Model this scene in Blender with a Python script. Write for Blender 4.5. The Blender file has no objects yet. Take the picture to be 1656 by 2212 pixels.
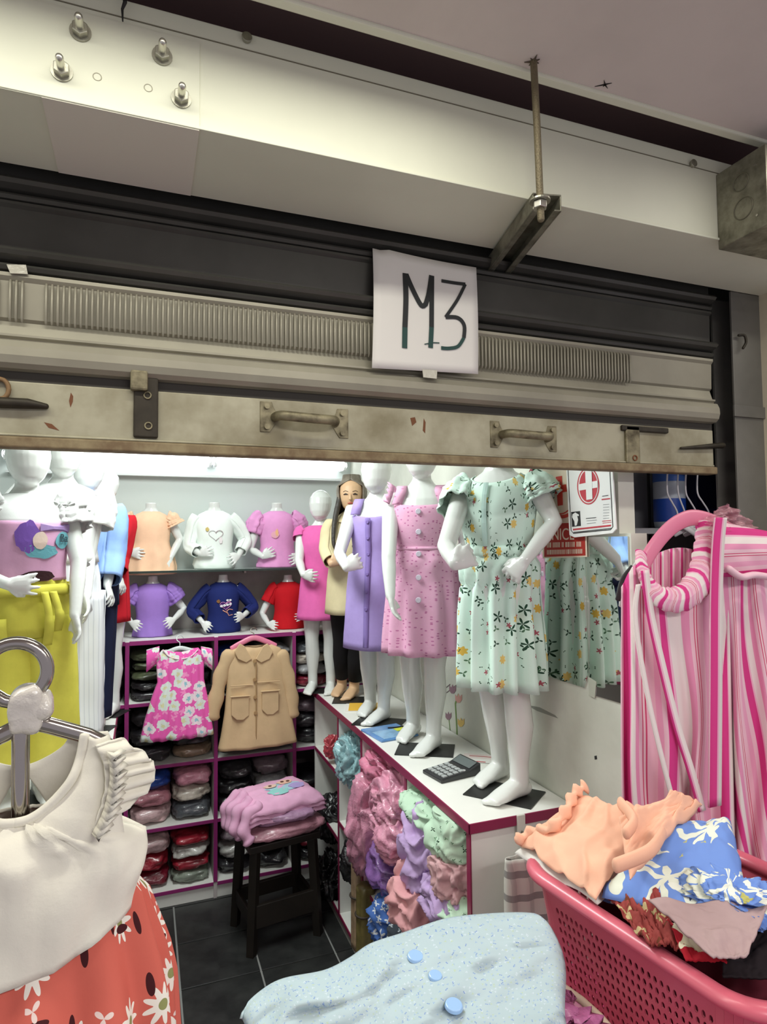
import bpy, bmesh, math, random
from mathutils import Vector, Matrix, noise

scene = bpy.context.scene
COL = scene.collection
PI = math.pi
V = Vector

# ------------------------------------------------------------------ camera
EYE = V((0.0, 0.0, 1.66))
FPX = 1368.6                                  # focal length in pixels of the 1656 x 2212 frame
_yaw, _pit, _rol = math.radians(20.694), math.radians(2.754), math.radians(-0.550)
FWD = V((math.sin(_yaw) * math.cos(_pit), math.cos(_yaw) * math.cos(_pit), math.sin(_pit)))
_r = V((math.cos(_yaw), -math.sin(_yaw), 0)); _u = _r.cross(FWD)
RGT = _r * math.cos(_rol) + _u * math.sin(_rol)
UPV = _u * math.cos(_rol) - _r * math.sin(_rol)
cam_data = bpy.data.cameras.new('camera')
cam_data.sensor_fit = 'VERTICAL'; cam_data.sensor_height = 36.0
cam_data.lens = FPX * 36.0 / 2212.0
cam_data.clip_start = 0.02
cam = bpy.data.objects.new('camera', cam_data); COL.objects.link(cam)
cam.matrix_world = Matrix(((RGT.x, UPV.x, -FWD.x, EYE.x), (RGT.y, UPV.y, -FWD.y, EYE.y), (RGT.z, UPV.z, -FWD.z, EYE.z), (0, 0, 0, 1)))
scene.camera = cam

# ------------------------------------------------------------------ world, lights, exposure
world = bpy.data.worlds.new('world'); scene.world = world; world.use_nodes = True
_bg = world.node_tree.nodes['Background']
_bg.inputs[0].default_value = (0.59, 0.56, 0.62, 1); _bg.inputs[1].default_value = 0.60
scene.view_settings.view_transform = 'Standard'
scene.view_settings.look = 'None'
scene.view_settings.gamma = 1.0
scene.view_settings.use_curve_mapping = False
scene.view_settings.exposure = 0.32

def area(name, loc, size, power, color, rot=(0, 0, 0), spread=180):
    d = bpy.data.lights.new(name, 'AREA'); d.shape = 'RECTANGLE'; d.size, d.size_y = size
    d.energy = power; d.color = color; d.spread = math.radians(spread)
    o = bpy.data.objects.new(name, d); COL.objects.link(o); o.location = loc; o.rotation_euler = rot
    return o
# shop and corridor ceiling fittings, then two added fill lights, all out of frame
area('shop_ceiling_light', (0.12, 2.12, 2.46), (0.30, 1.1), 25.0, (0.94, 1.0, 0.965))
area('corridor_ceiling_light', (-0.75, 0.72, 2.474), (2.6, 0.07), 12.0, (1.0, 0.99, 0.87), spread=168)
area('right_fill_light', (1.75, 0.70, 2.474), (1.3, 0.07), 4.5, (1.0, 0.975, 0.87), spread=172)  # added fill, brightens the right of the beam, dress and basket
area('rear_fill_light', (0.9, -0.9, 2.44), (1.4, 0.3), 34.0, (1.0, 0.97, 0.93))  # added fill from behind the camera, lifts the right side and foreground

def ray(px, py): return FWD * FPX + RGT * (px - 828) - UPV * (py - 1106)
def at(px, py, Y):
    d = ray(px, py); return EYE + d * (Y / d.y)
def atx(px, py, X):
    d = ray(px, py); return EYE + d * (X / d.x)
def atz(px, py, Z):
    d = ray(px, py); return EYE + d * ((Z - EYE.z) / d.z)

# ------------------------------------------------------------------ materials
def S(c):
    return tuple((x / 255 / 12.92) if x / 255 <= 0.04045 else ((x / 255 + 0.055) / 1.055) ** 2.4 for x in c) + (1.0,)

class NT:
    def __init__(s, name):
        s.m = bpy.data.materials.new(name); s.m.use_nodes = True; s.t = s.m.node_tree
        s.b = s.t.nodes['Principled BSDF']
    def n(s, typ, **kw):
        nd = s.t.nodes.new(typ)
        for k, v in kw.items(): setattr(nd, k, v)
        return nd
    def l(s, a, b): s.t.links.new(a, b)
    def val(s, sock, v):
        if hasattr(v, 'node'): s.l(v, sock)
        else: sock.default_value = v
    def math(s, op, a, b=None, c=None):
        nd = s.n('ShaderNodeMath', operation=op); s.val(nd.inputs[0], a)
        if b is not None: s.val(nd.inputs[1], b)
        if c is not None: s.val(nd.inputs[2], c)
        return nd.outputs[0]
    def vmath(s, op, a, b):
        nd = s.n('ShaderNodeVectorMath', operation=op); s.val(nd.inputs[0], a); s.val(nd.inputs[1], b)
        return nd.outputs[0]
    def mix(s, f, a, b):
        nd = s.n('ShaderNodeMix', data_type='RGBA'); s.val(nd.inputs[0], f); s.val(nd.inputs[6], a); s.val(nd.inputs[7], b)
        return nd.outputs[2]
    def noise(s, vec, scale, detail=3, rough=0.5, out=0):
        nd = s.n('ShaderNodeTexNoise'); nd.inputs['Scale'].default_value = scale
        nd.inputs['Detail'].default_value = detail; nd.inputs['Roughness'].default_value = rough
        if vec is not None: s.l(vec, nd.inputs['Vector'])
        return nd.outputs[out]
    def ramp(s, f, stops, interp='LINEAR'):
        nd = s.n('ShaderNodeValToRGB'); r = nd.color_ramp; r.interpolation = interp
        while len(r.elements) < len(stops): r.elements.new(0.5)
        for e, (p, c) in zip(r.elements, stops): e.position = p; e.color = c if len(c) == 4 else S(c)
        s.l(f, nd.inputs[0]); return nd.outputs[0]
    def bump(s, h, strength, dist=0.002):
        nd = s.n('ShaderNodeBump'); nd.inputs['Strength'].default_value = strength; nd.inputs['Distance'].default_value = dist
        s.l(h, nd.inputs['Height']); s.l(nd.outputs[0], s.b.inputs['Normal'])
    def coord(s, kind='Object'): return s.n('ShaderNodeTexCoord').outputs[kind]

MATS = {}
def mat(name, rgb, rough=0.6, metal=0.0, coat=0.0, var=0.0, vscale=12, bump=0.0, bscale=60, bdist=0.002, emit=0.0, spec=None, alpha=1.0, trans=0.0, var_rgb=None):
    if name in MATS: return MATS[name]
    w = NT(name); b = w.b; c = S(rgb)
    b.inputs['Base Color'].default_value = c; b.inputs['Roughness'].default_value = rough; b.inputs['Metallic'].default_value = metal
    if coat: b.inputs['Coat Weight'].default_value = coat; b.inputs['Coat Roughness'].default_value = 0.18
    if spec is not None: b.inputs['Specular IOR Level'].default_value = spec
    if trans: b.inputs['Transmission Weight'].default_value = trans
    if alpha < 1: b.inputs['Alpha'].default_value = alpha
    if var:
        d = S(var_rgb) if var_rgb else tuple(x * (1 - var) for x in c[:3]) + (1,)
        f = w.ramp(w.noise(w.coord(), vscale, 5, 0.6), [(0.38, (0, 0, 0, 1)), (0.68, (1, 1, 1, 1))])
        w.l(w.mix(w.math('MULTIPLY', f, var if var_rgb else 1.0), c, d), b.inputs['Base Color'])
    if bump: w.bump(w.noise(w.coord(), bscale, 4, 0.6), bump, bdist)
    if emit: b.inputs['Emission Color'].default_value = c; b.inputs['Emission Strength'].default_value = emit
    MATS[name] = w.m; return w.m
def cloth(name, rgb, bump=0.25, bscale=90, rough=0.85, var=0.12, vscale=10):
    return mat('fabric_' + name, rgb, rough=rough, spec=0.25, bump=bump, bscale=bscale, bdist=0.0015, var=var, vscale=vscale)
def wrapped(name, rgb):
    return mat('wrapped_' + name, rgb, rough=0.42, coat=0.7, bump=0.8, bscale=38, bdist=0.006, var=0.35, vscale=16)

def printed(name, base, layers, rough=0.85, bump=0.2, bscale=90, base2=None, warp=0.0, wscale=20):
    """flat print on cloth: scattered blossoms, leaves and dots, in metres of the cloth's own UV"""
    w = NT('print_' + name); uv = w.coord('UV'); col = S(base)
    if warp: uv = w.vmath('ADD', uv, w.vmath('MULTIPLY', w.vmath('SUBTRACT', w.noise(uv, wscale, 2, .5, 1), (.5, .5, .5)), (warp, warp, 0)))
    if base2: col = w.mix(w.ramp(w.noise(uv, 14, 3), [(0.45, (0, 0, 0, 1)), (0.55, (1, 1, 1, 1))]), S(base), S(base2))
    for L in layers:
        sc = L['s']; sx, sy = L.get('st', (1, 1))
        p = w.vmath('ADD', w.vmath('MULTIPLY', uv, (sc * sx, sc * sy, 0)), (L.get('o', 0.0) * 3.7, L.get('o', 0.0) * 1.9, 0))
        vo = w.n('ShaderNodeTexVoronoi', voronoi_dimensions='2D'); vo.inputs['Scale'].default_value = 1.0
        vo.inputs['Randomness'].default_value = L.get('j', 0.85); w.l(p, vo.inputs['Vector'])
        sep = w.n('ShaderNodeSeparateColor'); w.l(vo.outputs['Color'], sep.inputs[0])
        rad = L['r']
        if L.get('n'):
            d = w.vmath('SUBTRACT', p, vo.outputs['Position']); sx_ = w.n('ShaderNodeSeparateXYZ'); w.l(d, sx_.inputs[0])
            an = w.math('ARCTAN2', sx_.outputs[1], sx_.outputs[0])
            an = w.math('ADD', w.math('MULTIPLY', an, float(L['n'])), w.math('MULTIPLY', sep.outputs[1], 6.28))
            rad = w.math('MULTIPLY_ADD', w.math('COSINE', an), L['r'] * L['a'], L['r'] * (1 - L['a']))
        m = w.math('LESS_THAN', vo.outputs['Distance'], rad)
        m = w.math('MULTIPLY', m, w.math('LESS_THAN', sep.outputs[0], L.get('p', 1.0)))
        c2 = S(L['c'])
        if L.get('c2'): c2 = w.mix(w.math('GREATER_THAN', sep.outputs[2], 0.5), S(L['c']), S(L['c2']))
        col = w.mix(m, col, c2)
    w.l(col, w.b.inputs['Base Color']); w.b.inputs['Roughness'].default_value = rough; w.b.inputs['Specular IOR Level'].default_value = 0.25
    w.bump(w.noise(w.coord(), bscale, 4), bump, 0.0015)
    return w.m

def striped(name, period, stops, axis=0, rough=0.8):
    w = NT('stripes_' + name); sp = w.n('ShaderNodeSeparateXYZ'); w.l(w.coord('UV'), sp.inputs[0])
    f = w.math('FRACT', w.math('DIVIDE', sp.outputs[axis], period))
    w.l(w.ramp(f, stops, 'CONSTANT'), w.b.inputs['Base Color']); w.b.inputs['Roughness'].default_value = rough
    w.b.inputs['Specular IOR Level'].default_value = 0.3
    w.bump(w.noise(w.coord(), 120, 3), 0.15, 0.001)
    return w.m

# ------------------------------------------------------------------ mesh helpers
class MB:
    def __init__(s): s.v = []; s.f = []; s.uv = {}
    def add(s, pts): 
        i = len(s.v); s.v.extend(V(p) for p in pts); return i
    def box(s, lo, hi):
        x0, y0, z0 = lo; x1, y1, z1 = hi
        i = s.add([(x0, y0, z0), (x1, y0, z0), (x1, y1, z0), (x0, y1, z0), (x0, y0, z1), (x1, y0, z1), (x1, y1, z1), (x0, y1, z1)])
        for f in ((0, 3, 2, 1), (4, 5, 6, 7), (0, 1, 5, 4), (1, 2, 6, 5), (2, 3, 7, 6), (3, 0, 4, 7)): s.f.append(tuple(i + k for k in f))
        return s
    def boxm(s, size, M):
        x, y, z = (a / 2 for a in size); k = len(s.v); s.box((-x, -y, -z), (x, y, z))
        for j in range(k, len(s.v)): s.v[j] = M @ s.v[j]
        return s
    def grid(s, rows, closed=False, uv=None, cap0=False, cap1=False):
        n = len(rows[0]); base = len(s.v)
        for r in rows: s.add(r)
        if uv:
            for j, ur in enumerate(uv):
                for i, c in enumerate(ur): s.uv[base + j * n + i] = c
        for j in range(len(rows) - 1):
            for i in range(n if closed else n - 1):
                a = base + j * n + i; b = base + j * n + (i + 1) % n
                s.f.append((a, b, b + n, a + n))
        if cap0: s.f.append(tuple(base + i for i in reversed(range(n))))
        if cap1: s.f.append(tuple(base + (len(rows) - 1) * n + i for i in range(n)))
        return s
    def tube(s, pts, rad, n=10, cap=True, closed=False, flat=None, up=None):
        """sweep: rad is a number or list; an entry may be (ra, rb); up fixes the direction of ra"""
        P = [V(p) for p in pts]; m = len(P)
        R = rad if isinstance(rad, (list, tuple)) and len(rad) == m else [rad] * m
        T = []
        for i in range(m):
            a = P[(i - 1) % m] if closed or i else P[0]; b = P[(i + 1) % m] if closed or i < m - 1 else P[-1]
            T.append((b - a).normalized())
        nrm = V(up) if up is not None else (V((0, 0, 1)) if abs(T[0].z) < 0.9 else V((1, 0, 0)))
        rows = []
        for i in range(m):
            if up is not None: nrm = V(up)
            nrm = (nrm - T[i] * nrm.dot(T[i]))
            nrm = nrm.normalized() if nrm.length > 1e-6 else T[i].orthogonal().normalized()
            bn = T[i].cross(nrm)
            ra, rb = R[i] if isinstance(R[i], (list, tuple)) else (R[i], R[i])
            rows.append([P[i] + nrm * (math.cos(2 * PI * k / n) * ra) + bn * (math.sin(2 * PI * k / n) * rb) for k in range(n)])
        if closed: rows.append(rows[0]); cap = False
        if cap:      # rounded ends
            def tip(i, sg):
                ra, rb = R[i] if isinstance(R[i], (list, tuple)) else (R[i], R[i]); q = min(ra, rb); c = P[i]
                return [[c + (p - c) * math.cos(a) + T[i] * (sg * q * math.sin(a) * 0.8) for p in rows[i]] for a in (0.6, 1.1, 1.45)]
            rows = tip(0, -1)[::-1] + rows + tip(m - 1, 1)
        s.grid(rows, True, cap0=not closed, cap1=not closed)
        return s
    def cyl(s, c, r, h, n=20, axis='z', r2=None):
        r2 = r if r2 is None else r2; c = V(c)
        ax = {'x': (V((0, 1, 0)), V((0, 0, 1)), V((1, 0, 0))), 'y': (V((0, 0, 1)), V((1, 0, 0)), V((0, 1, 0))), 'z': (V((1, 0, 0)), V((0, 1, 0)), V((0, 0, 1)))}[axis] if isinstance(axis, str) else None
        if ax is None:
            d = V(axis).normalized(); a = d.orthogonal().normalized(); ax = (a, d.cross(a), d)
        rows = [[c + ax[0] * (math.cos(2 * PI * k / n) * q) + ax[1] * (math.sin(2 * PI * k / n) * q) + ax[2] * t for k in range(n)] for q, t in ((r, -h / 2), (r2, h / 2))]
        return s.grid(rows, True, cap0=True, cap1=True)
    def poly(s, pts, n, t):
        """flat outline extruded by t along n"""
        P = [V(p) for p in pts]; d = V(n) * t
        i = s.add(P); j = s.add([p + d for p in P]); k = len(P)
        s.f.append(tuple(range(i, i + k))); s.f.append(tuple(reversed(range(j, j + k))))
        for a in range(k): s.f.append((i + a, j + a, j + (a + 1) % k, i + (a + 1) % k))
        return s
    def ribbon(s, pts, wdir, w, uvo=0.0):
        rows = []; uv = []; L = 0.0; P = [V(p) for p in pts]
        for i, p in enumerate(P):
            if i: L += (p - P[i - 1]).length
            ww = w[i] if isinstance(w, (list, tuple)) else w
            d = V(wdir[i]) if isinstance(wdir, list) else V(wdir)
            rows.append([p - d * ww / 2, p + d * ww / 2]); uv.append([(uvo, L), (uvo + ww, L)])
        return s.grid(rows, uv=uv)
    def build(s, name, m, parent=None, smooth=False, bevel=0.0, solid=0.0, sub=0, loc=None):
        me = bpy.data.meshes.new(name); me.from_pydata([tuple(p) for p in s.v], [], s.f); me.update()
        bm = bmesh.new(); bm.from_mesh(me); bmesh.ops.recalc_face_normals(bm, faces=bm.faces); bm.to_mesh(me); bm.free()
        if s.uv:
            ul = me.uv_layers.new(name='UVMap')
            for lp in me.loops: ul.data[lp.index].uv = s.uv.get(lp.vertex_index, (0, 0))
        if smooth: me.polygons.foreach_set('use_smooth', [True] * len(me.polygons))
        o = bpy.data.objects.new(name, me); COL.objects.link(o)
        if m: me.materials.append(m)
        if solid:
            q = o.modifiers.new('thick', 'SOLIDIFY'); q.thickness = solid; q.offset = 0
        if bevel:
            q = o.modifiers.new('bevel', 'BEVEL'); q.width = bevel; q.segments = 2; q.limit_method = 'ANGLE'
        if sub:
            q = o.modifiers.new('sub', 'SUBSURF'); q.levels = sub; q.render_levels = sub
        if loc is not None: o.location = loc
        if parent: o.parent = parent
        return o

def tag(o, label=None, cat=None, group=None, kind=None):
    for k, v in (('label', label), ('category', cat), ('group', group), ('kind', kind)):
        if v: o[k] = v
    return o
def thing(name, label, cat, loc=(0, 0, 0), rz=0.0, group=None):
    o = bpy.data.objects.new(name, None); COL.objects.link(o); o.location = loc; o.rotation_euler = (0, 0, rz)
    o.empty_display_size = 0.05
    return tag(o, label, cat, group)
def struct(o): o['kind'] = 'structure'; return o
def lerp(a, b, t): return a + (b - a) * t
def interp(tab, x):
    """piecewise smooth table: tab = [(x, v0, v1..)] ascending"""
    if x <= tab[0][0]: return tab[0][1:]
    for a, b in zip(tab, tab[1:]):
        if x <= b[0]:
            t = (x - a[0]) / (b[0] - a[0]); return tuple(lerp(p, q, t) for p, q in zip(a[1:], b[1:]))
    return tab[-1][1:]
def nz(x, y, z=0.0): return noise.noise(V((x, y, z)))
def smooth_path(pts, k=6):
    P = [V(p) for p in pts]; out = []
    for i in range(len(P) - 1):
        a, b, c, d = P[max(i - 1, 0)], P[i], P[i + 1], P[min(i + 2, len(P) - 1)]
        for j in range(k):
            t = j / k; out.append(0.5 * ((2 * b) + (c - a) * t + (2 * a - 5 * b + 4 * c - d) * t * t + (3 * b - a - 3 * c + d) * t ** 3))
    out.append(P[-1]); return out
def text_mb(body, size, M, depth=0.0006, align='CENTER'):
    cu = bpy.data.curves.new('t', 'FONT'); cu.body = body; cu.size = size; cu.align_x = align; cu.extrude = depth
    o = bpy.data.objects.new('t', cu); COL.objects.link(o)
    bpy.context.view_layer.update()
    me = bpy.data.meshes.new_from_object(o.evaluated_get(bpy.context.evaluated_depsgraph_get()))
    m = MB(); m.add([M @ v.co for v in me.vertices]); m.f = [tuple(p.vertices) for p in me.polygons]
    bpy.data.objects.remove(o); bpy.data.curves.remove(cu); bpy.data.meshes.remove(me)
    return m
# ================================================================== THE SETTING
YS = 1.23            # plane of the roller shutter
YF, YB = 1.00, 1.20  # front and back of the beam
ZB, ZT = 2.308, 2.487
ZC = 2.50            # corridor ceiling
CT = 0.93            # counter top height
CX0, CX1 = 0.79, 1.115
XW = 1.12            # right wall of the shop
YSH = 3.14           # front of the back shelving
YBK = 3.50           # back wall

cream = mat('cream_paint', (228, 229, 208), 0.55, var=0.05, vscale=5, bump=0.05, bscale=120)
ceil_m = mat('ceiling_paint', (218, 206, 200), 0.8, var=0.08, vscale=4, bump=0.12, bscale=60)
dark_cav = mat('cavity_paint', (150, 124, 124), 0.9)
wall_w = mat('shop_white_wall', (206, 214, 210), 0.55)
wall_dirty = mat('scuffed_wall', (228, 230, 218), 0.6, var=1.0, vscale=3.2, var_rgb=(206, 208, 196), bump=0.08, bscale=30)
grey_wall = mat('grey_wall', (150, 152, 156), 0.6, var=0.1, vscale=8)
grout = mat('grout', (140, 140, 138), 0.9)
tile_m = mat('dark_tile', (38, 39, 39), 0.32, var=1.0, vscale=9, var_rgb=(58, 59, 58), bump=0.25, bscale=22, bdist=0.002)

fl = struct(MB().box((-1.6, -2.2, -0.06), (2.6, 3.6, -0.006)).build('floor', grout))
tile_me = None
for ix in range(-4, 6):
    for iy in range(-2, 10):
        if tile_me is None:
            t = MB().box((0, 0, -0.008), (0.2925, 0.2925, 0.0)).build('tile', tile_m, fl, bevel=0.0015); tile_me = t
        else:
            t = tile_me.copy(); COL.objects.link(t); t.parent = fl
        t.location = (0.14375 + ix * 0.3, 2.85 - 7 * 0.288 + iy * 0.288 + 0.0, 0)
        t.scale = (1, 0.958, 1)

# corridor ceiling, its edge trims and the dark cavity above the beam
cl = struct(MB().box((-2.6, -2.2, ZC), (2.6, 0.925, ZC + 0.06)).build('ceiling', ceil_m))
struct(MB().box((-1.6, 0.925, ZC - 0.006), (2.6, 0.945, ZC + 0.06)).build('trim_1', cream, bevel=0.003))
struct(MB().box((-1.6, 0.945, ZC + 0.022), (2.6, 0.966, ZC + 0.08)).build('trim_2', mat('olive_trim', (150, 145, 122), 0.7)))
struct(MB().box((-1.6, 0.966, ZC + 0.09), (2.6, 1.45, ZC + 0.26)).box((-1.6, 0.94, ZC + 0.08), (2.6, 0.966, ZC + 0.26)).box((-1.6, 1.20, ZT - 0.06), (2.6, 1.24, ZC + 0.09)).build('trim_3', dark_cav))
crack = MB(); c0 = atz(1306, 182, ZC)
for ang, ln in ((0.5, .014), (2.5, .018), (3.9, .013), (5.6, .012), (1.5, .006)):
    d = V((math.cos(ang), math.sin(ang), 0)); e = V((-d.y, d.x, 0)) * .0016
    crack.poly([c0 - e, c0 + e, c0 + d * ln], (0, 0, -1), 0.0012)
crack.build('crack', mat('crack_dark', (40, 36, 34), 0.9), cl)

# beam with its cover plates and bolts
bm_ = struct(MB().box((-1.6, YF, ZB), (2.6, YB, ZT)).build('trim_4', cream, bevel=0.002))
steel = mat('zinc', (176, 174, 160), 0.38, metal=0.9, var=0.3, vscale=60)
bright_steel = mat('bright_zinc', (205, 203, 192), 0.3, metal=0.95)
xr = at(430, 280, YF).x
MB().box((-0.60, YF - 0.0022, ZB - 0.002), (xr, YF, at(430, 95, YF).z)).build('cover_plate', cream, bm_)
MB().box((atz(90, 210, ZB).x, YF - 0.002, ZB - 0.0025), (xr, YB - 0.004, ZB)).build('cover_plate', mat('soffit_plate', (228, 222, 208), 0.55), bm_)
MB().box((-1.6, YF - 0.0012, ZT - 0.030), (1.72, YF, ZT - 0.0285)).build('seam', mat('seam_dark', (120, 116, 98), 0.8), bm_)
MB().box((-1.6, YF - 0.004, ZB - 0.001), (1.72, YF, ZB + 0.004)).build('lower_lip', cream, bm_, bevel=0.001)
for (px, py) in ((174, 72), (134, 158), (350, 124), (391, 216)):
    c = at(px, py, YF)
    b = MB().tube([c + V((0, 0.0, 0)), c + V((0, -0.032, 0.0))], 0.0058, 12).build('bolt', bright_steel, bm_, smooth=True)
    MB().cyl(c + V((0, -0.0085, 0)), 0.0118, 0.012, 6, 'y').build('nut', steel, b, bevel=0.0012)
    MB().cyl(c + V((0, -0.0032, 0)), 0.0150, 0.0028, 24, 'y').build('washer', steel, b)
for (px, py) in ((210, 166), (320, 190)):
    c = at(px, py, YF - 0.0022)
    MB().tube([c + V((math.cos(a) * .0058, 0, math.sin(a) * .0058)) for a in [k * PI / 8 for k in range(16)]], 0.0008, 6, closed=True).build('hole_ring', mat('ring_dull', (176, 172, 152), 0.7), bm_)  # rings round the holes, a tone darker than the plate
for (px, py) in ((532, 86), (1493, 356)):
    c = at(px, py, YF)
    MB().cyl(c + V((0, -0.004, 0)), 0.0085, 0.008, 18, 'y', 0.007).build('screw', steel, bm_, bevel=0.001)
w0 = at(268, -20, YF - 0.012); w1 = at(265, 46, YF - 0.012)
MB().tube([w0, at(270, 5, YF - 0.015), at(264, 20, YF - 0.013), w1], [0.003, 0.003, 0.002, 0.001], 8).build('loose_wire', mat('black_wire', (24, 22, 22), 0.5), bm_)

# shop shell
wb = struct(MB().box((-1.0, YBK, 0), (1.9, YBK + 0.08, 2.6)).build('wall_back', wall_w))
struct(MB().box((-1.08, 1.24, 0), (-1.0, YBK + 0.08, 2.6)).build('wall_left', wall_w))
wr = struct(MB().box((XW, 1.285, 0), (XW + 0.05, YBK, 2.6)).box((XW, 1.245, 0), (XW + 0.05, 1.285, at(1370, 1152, 1.25).z)).build('wall_right', wall_dirty))
struct(MB().box((-1.0, 1.245, 2.50), (1.9, YBK, 2.56)).build('ceiling', wall_w))
struct(MB().box((XW + 0.05, 1.50, 0), (1.9, 1.55, 2.5)).build('wall_niche', grey_wall))
struct(MB().box((1.82, 1.24, 0), (1.9, 1.50, 2.5)).build('wall_niche_side', mat('niche_brown', (104, 92, 84), 0.7)))
nx = at(1402, 1100, 1.498)
struct(MB().box((nx.x - 0.004, 1.494, 0), (nx.x + 0.002, 1.50, 2.5)).box((nx.x + 0.028, 1.49, 0), (nx.x + 0.034, 1.50, 2.5)).build('trim_5', mat('niche_seam', (70, 70, 66), 0.7)))
# column and right end of the corridor front
colm = struct(MB().box((1.53, 1.10, 0), (2.6, 1.24, ZB)).build('wall_column', mat('column_cream', (214, 206, 180), 0.5, var=0.1, vscale=5)))
for z in (0.45, 0.9, 1.35, 1.8): MB().box((1.528, 1.0985, z), (2.6, 1.10, z + 0.004)).build('tile_joint', mat('joint', (150, 140, 118), 0.8), colm)
struct(MB().box((-2.6, 1.0, 0), (-1.25, 1.24, 2.6)).build('wall_corridor_left', cream))

# ------------------------------------------------------------------ roller shutter
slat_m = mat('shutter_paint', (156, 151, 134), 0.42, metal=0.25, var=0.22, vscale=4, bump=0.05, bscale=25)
slat_d = mat('shutter_shaded', (76, 75, 70), 0.36, metal=0.25, var=0.3, vscale=5, bump=0.05, bscale=25)  # upper slats: the beam's shadow is put into this darker colour
rail_m = mat('worn_rail', (172, 167, 144), 0.5, metal=0.2, var=1.0, vscale=7, var_rgb=(128, 120, 94), bump=0.15, bscale=18)
rust_m = mat('rusty_edge', (112, 92, 66), 0.75, var=1.0, vscale=24, var_rgb=(146, 132, 100))
XL, XR = -1.22, 1.385
sh = thing('roller_shutter', 'worn grey metal roller shutter pulled partly down over shop front', 'shutter', (0, YS, at(800, 1000, YS).z))
def zpx(py): return at(0, py, YS).z            # heights read at the left end of the shutter
SO = sh.location
def extrude(prof, x0, x1, name, m, parent=sh, th=0.0025):
    mb = MB(); mb.grid([[V((x, y, z)) - SO for (y, z) in prof] for x in (x0, x1)])
    return mb.build(name, m, parent, smooth=False, solid=th)
z_bot, z_rail, z_s1, z_s2, z_s3, z_s4 = zpx(967), zpx(822), zpx(797), zpx(583), zpx(430), zpx(280)
def slat_profile(z0, z1):
    h = z1 - z0; P = []
    for t, y in ((0.0, .004), (.01, -.010), (.05, -.018), (.12, -.022), (.20, -.021), (.27, -.015), (.295, -.004), (.31, -.004), (.33, -.009), (.345, -.009), (.36, .000), (.50, .008), (.53, .002), (.90, .0), (.94, -.006), (.97, -.006), (.985, .004), (1.0, .004)):
        P.append((YS + y, z0 + t * h))
    return P
def slat_profile2(z0, z1):
    h = z1 - z0; P = []
    for t, y in ((0.0, .004), (.015, -.006), (.05, -.010), (.075, -.008), (.09, .004), (.12, .006), (.15, -.008), (.19, -.020), (.23, -.025), (.27, -.020), (.30, -.008), (.32, .002), (.90, .0), (.94, -.006), (.97, -.006), (.985, .004), (1.0, .004)):
        P.append((YS + y, z0 + t * h))
    return P
extrude(slat_profile(z_s1, z_s2), XL, XR, 'slat', slat_m)
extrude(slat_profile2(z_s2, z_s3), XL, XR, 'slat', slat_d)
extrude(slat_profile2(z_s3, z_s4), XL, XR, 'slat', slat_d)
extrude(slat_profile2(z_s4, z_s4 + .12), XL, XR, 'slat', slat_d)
rb = MB(); ze0, ze1 = zpx(692), zpx(602)
x = -0.32
while x < 1.12:
    if not (x < -0.17 and nz(x * 40, 2) > 0.0):
        p = V((x, YS - 0.002, 0)) - SO
        rb.tube([p + V((0, 0, ze0)), p + V((0, -.0026, ze0 + .006)), p + V((0, -.0026, ze1 - .006)), p + V((0, 0, ze1))], [(.0012, .0020), (.0034, .0026), (.0034, .0026), (.0012, .002)], 6, up=(0, 1, 0))
    x += 0.0092
tag(rb.build('embossed_rib', slat_m, sh, smooth=True), kind='stuff')
# gap strip coloured dark for the groove's shadow, bottom rail with lip
MB().box(V((XL, YS + .004, z_rail - .004)) - SO, V((XR, YS + .012, z_s1 + .012)) - SO).build('gap_strip', mat('gap_shade', (58, 54, 48), 0.7), sh)
MB().box(V((XL, YS - .004, z_bot + .018)) - SO, V((XR - .006, YS + .010, z_rail)) - SO).build('bottom_rail', rail_m, sh, bevel=.002)
MB().box(V((XL, YS - .014, z_bot)) - SO, V((XR - .004, YS + .020, z_bot + .019)) - SO).build('bottom_lip', rust_m, sh, bevel=.003)
MB().tube([V((XL, YS - .006, z_bot + .022)) - SO, V((XR - .01, YS - .006, z_bot + .022)) - SO], .0028, 8).build('edge_bead', rail_m, sh, smooth=True)
iron = mat('worn_iron', (150, 142, 114), 0.5, metal=0.55, var=1.0, vscale=30, var_rgb=(82, 74, 56))
dark_iron = mat('dark_iron', (62, 56, 46), 0.55, metal=0.5, var=0.4, vscale=30)
def handle(p0, p1):
    """p0/p1: centres of the two fixing plates in pixels"""
    h = bpy.data.objects.new('handle', None); COL.objects.link(h); h.parent = sh; h.location = at(*p0, YS - .004) - SO; h.empty_display_size = .02
    HO = SO + h.location
    a, b = at(*p0, YS - .006), at(*p1, YS - .006)
    for q, sg in ((a, 1), (b, -1)):
        pl = [q + V((dx * sg, 0, dz)) - HO for dx, dz in ((-.013, .030), (.010, .030), (.013, .02), (.020, .008), (.020, -.008), (.013, -.02), (.006, -.030), (-.013, -.030))]
        MB().poly(pl, (0, 1, 0), .003).build('fixing_plate', iron, h, bevel=.001)
        for dz in (.020, -.020):
            MB().cyl(q + V((0, -.003, dz)) - HO, .0055, .006, 14, 'y', .0045).build('rivet', iron, h, smooth=False)
    d = (b - a)
    path = [a + d * .10 + V((0, -.001, 0)), a + d * .14 + V((0, -.022, 0)), a + d * .24 + V((0, -.034, -.002)), a + d * .5 + V((0, -.037, -.003)), a + d * .76 + V((0, -.034, -.002)), a + d * .86 + V((0, -.022, 0)), a + d * .9 + V((0, -.001, 0))]
    MB().tube([p - HO for p in smooth_path(path, 4)], (.0095, .0085), 12).build('grip', iron, h, smooth=True)
handle((576, 900), (739, 915)); handle((1070, 938), (1192, 948))
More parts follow.
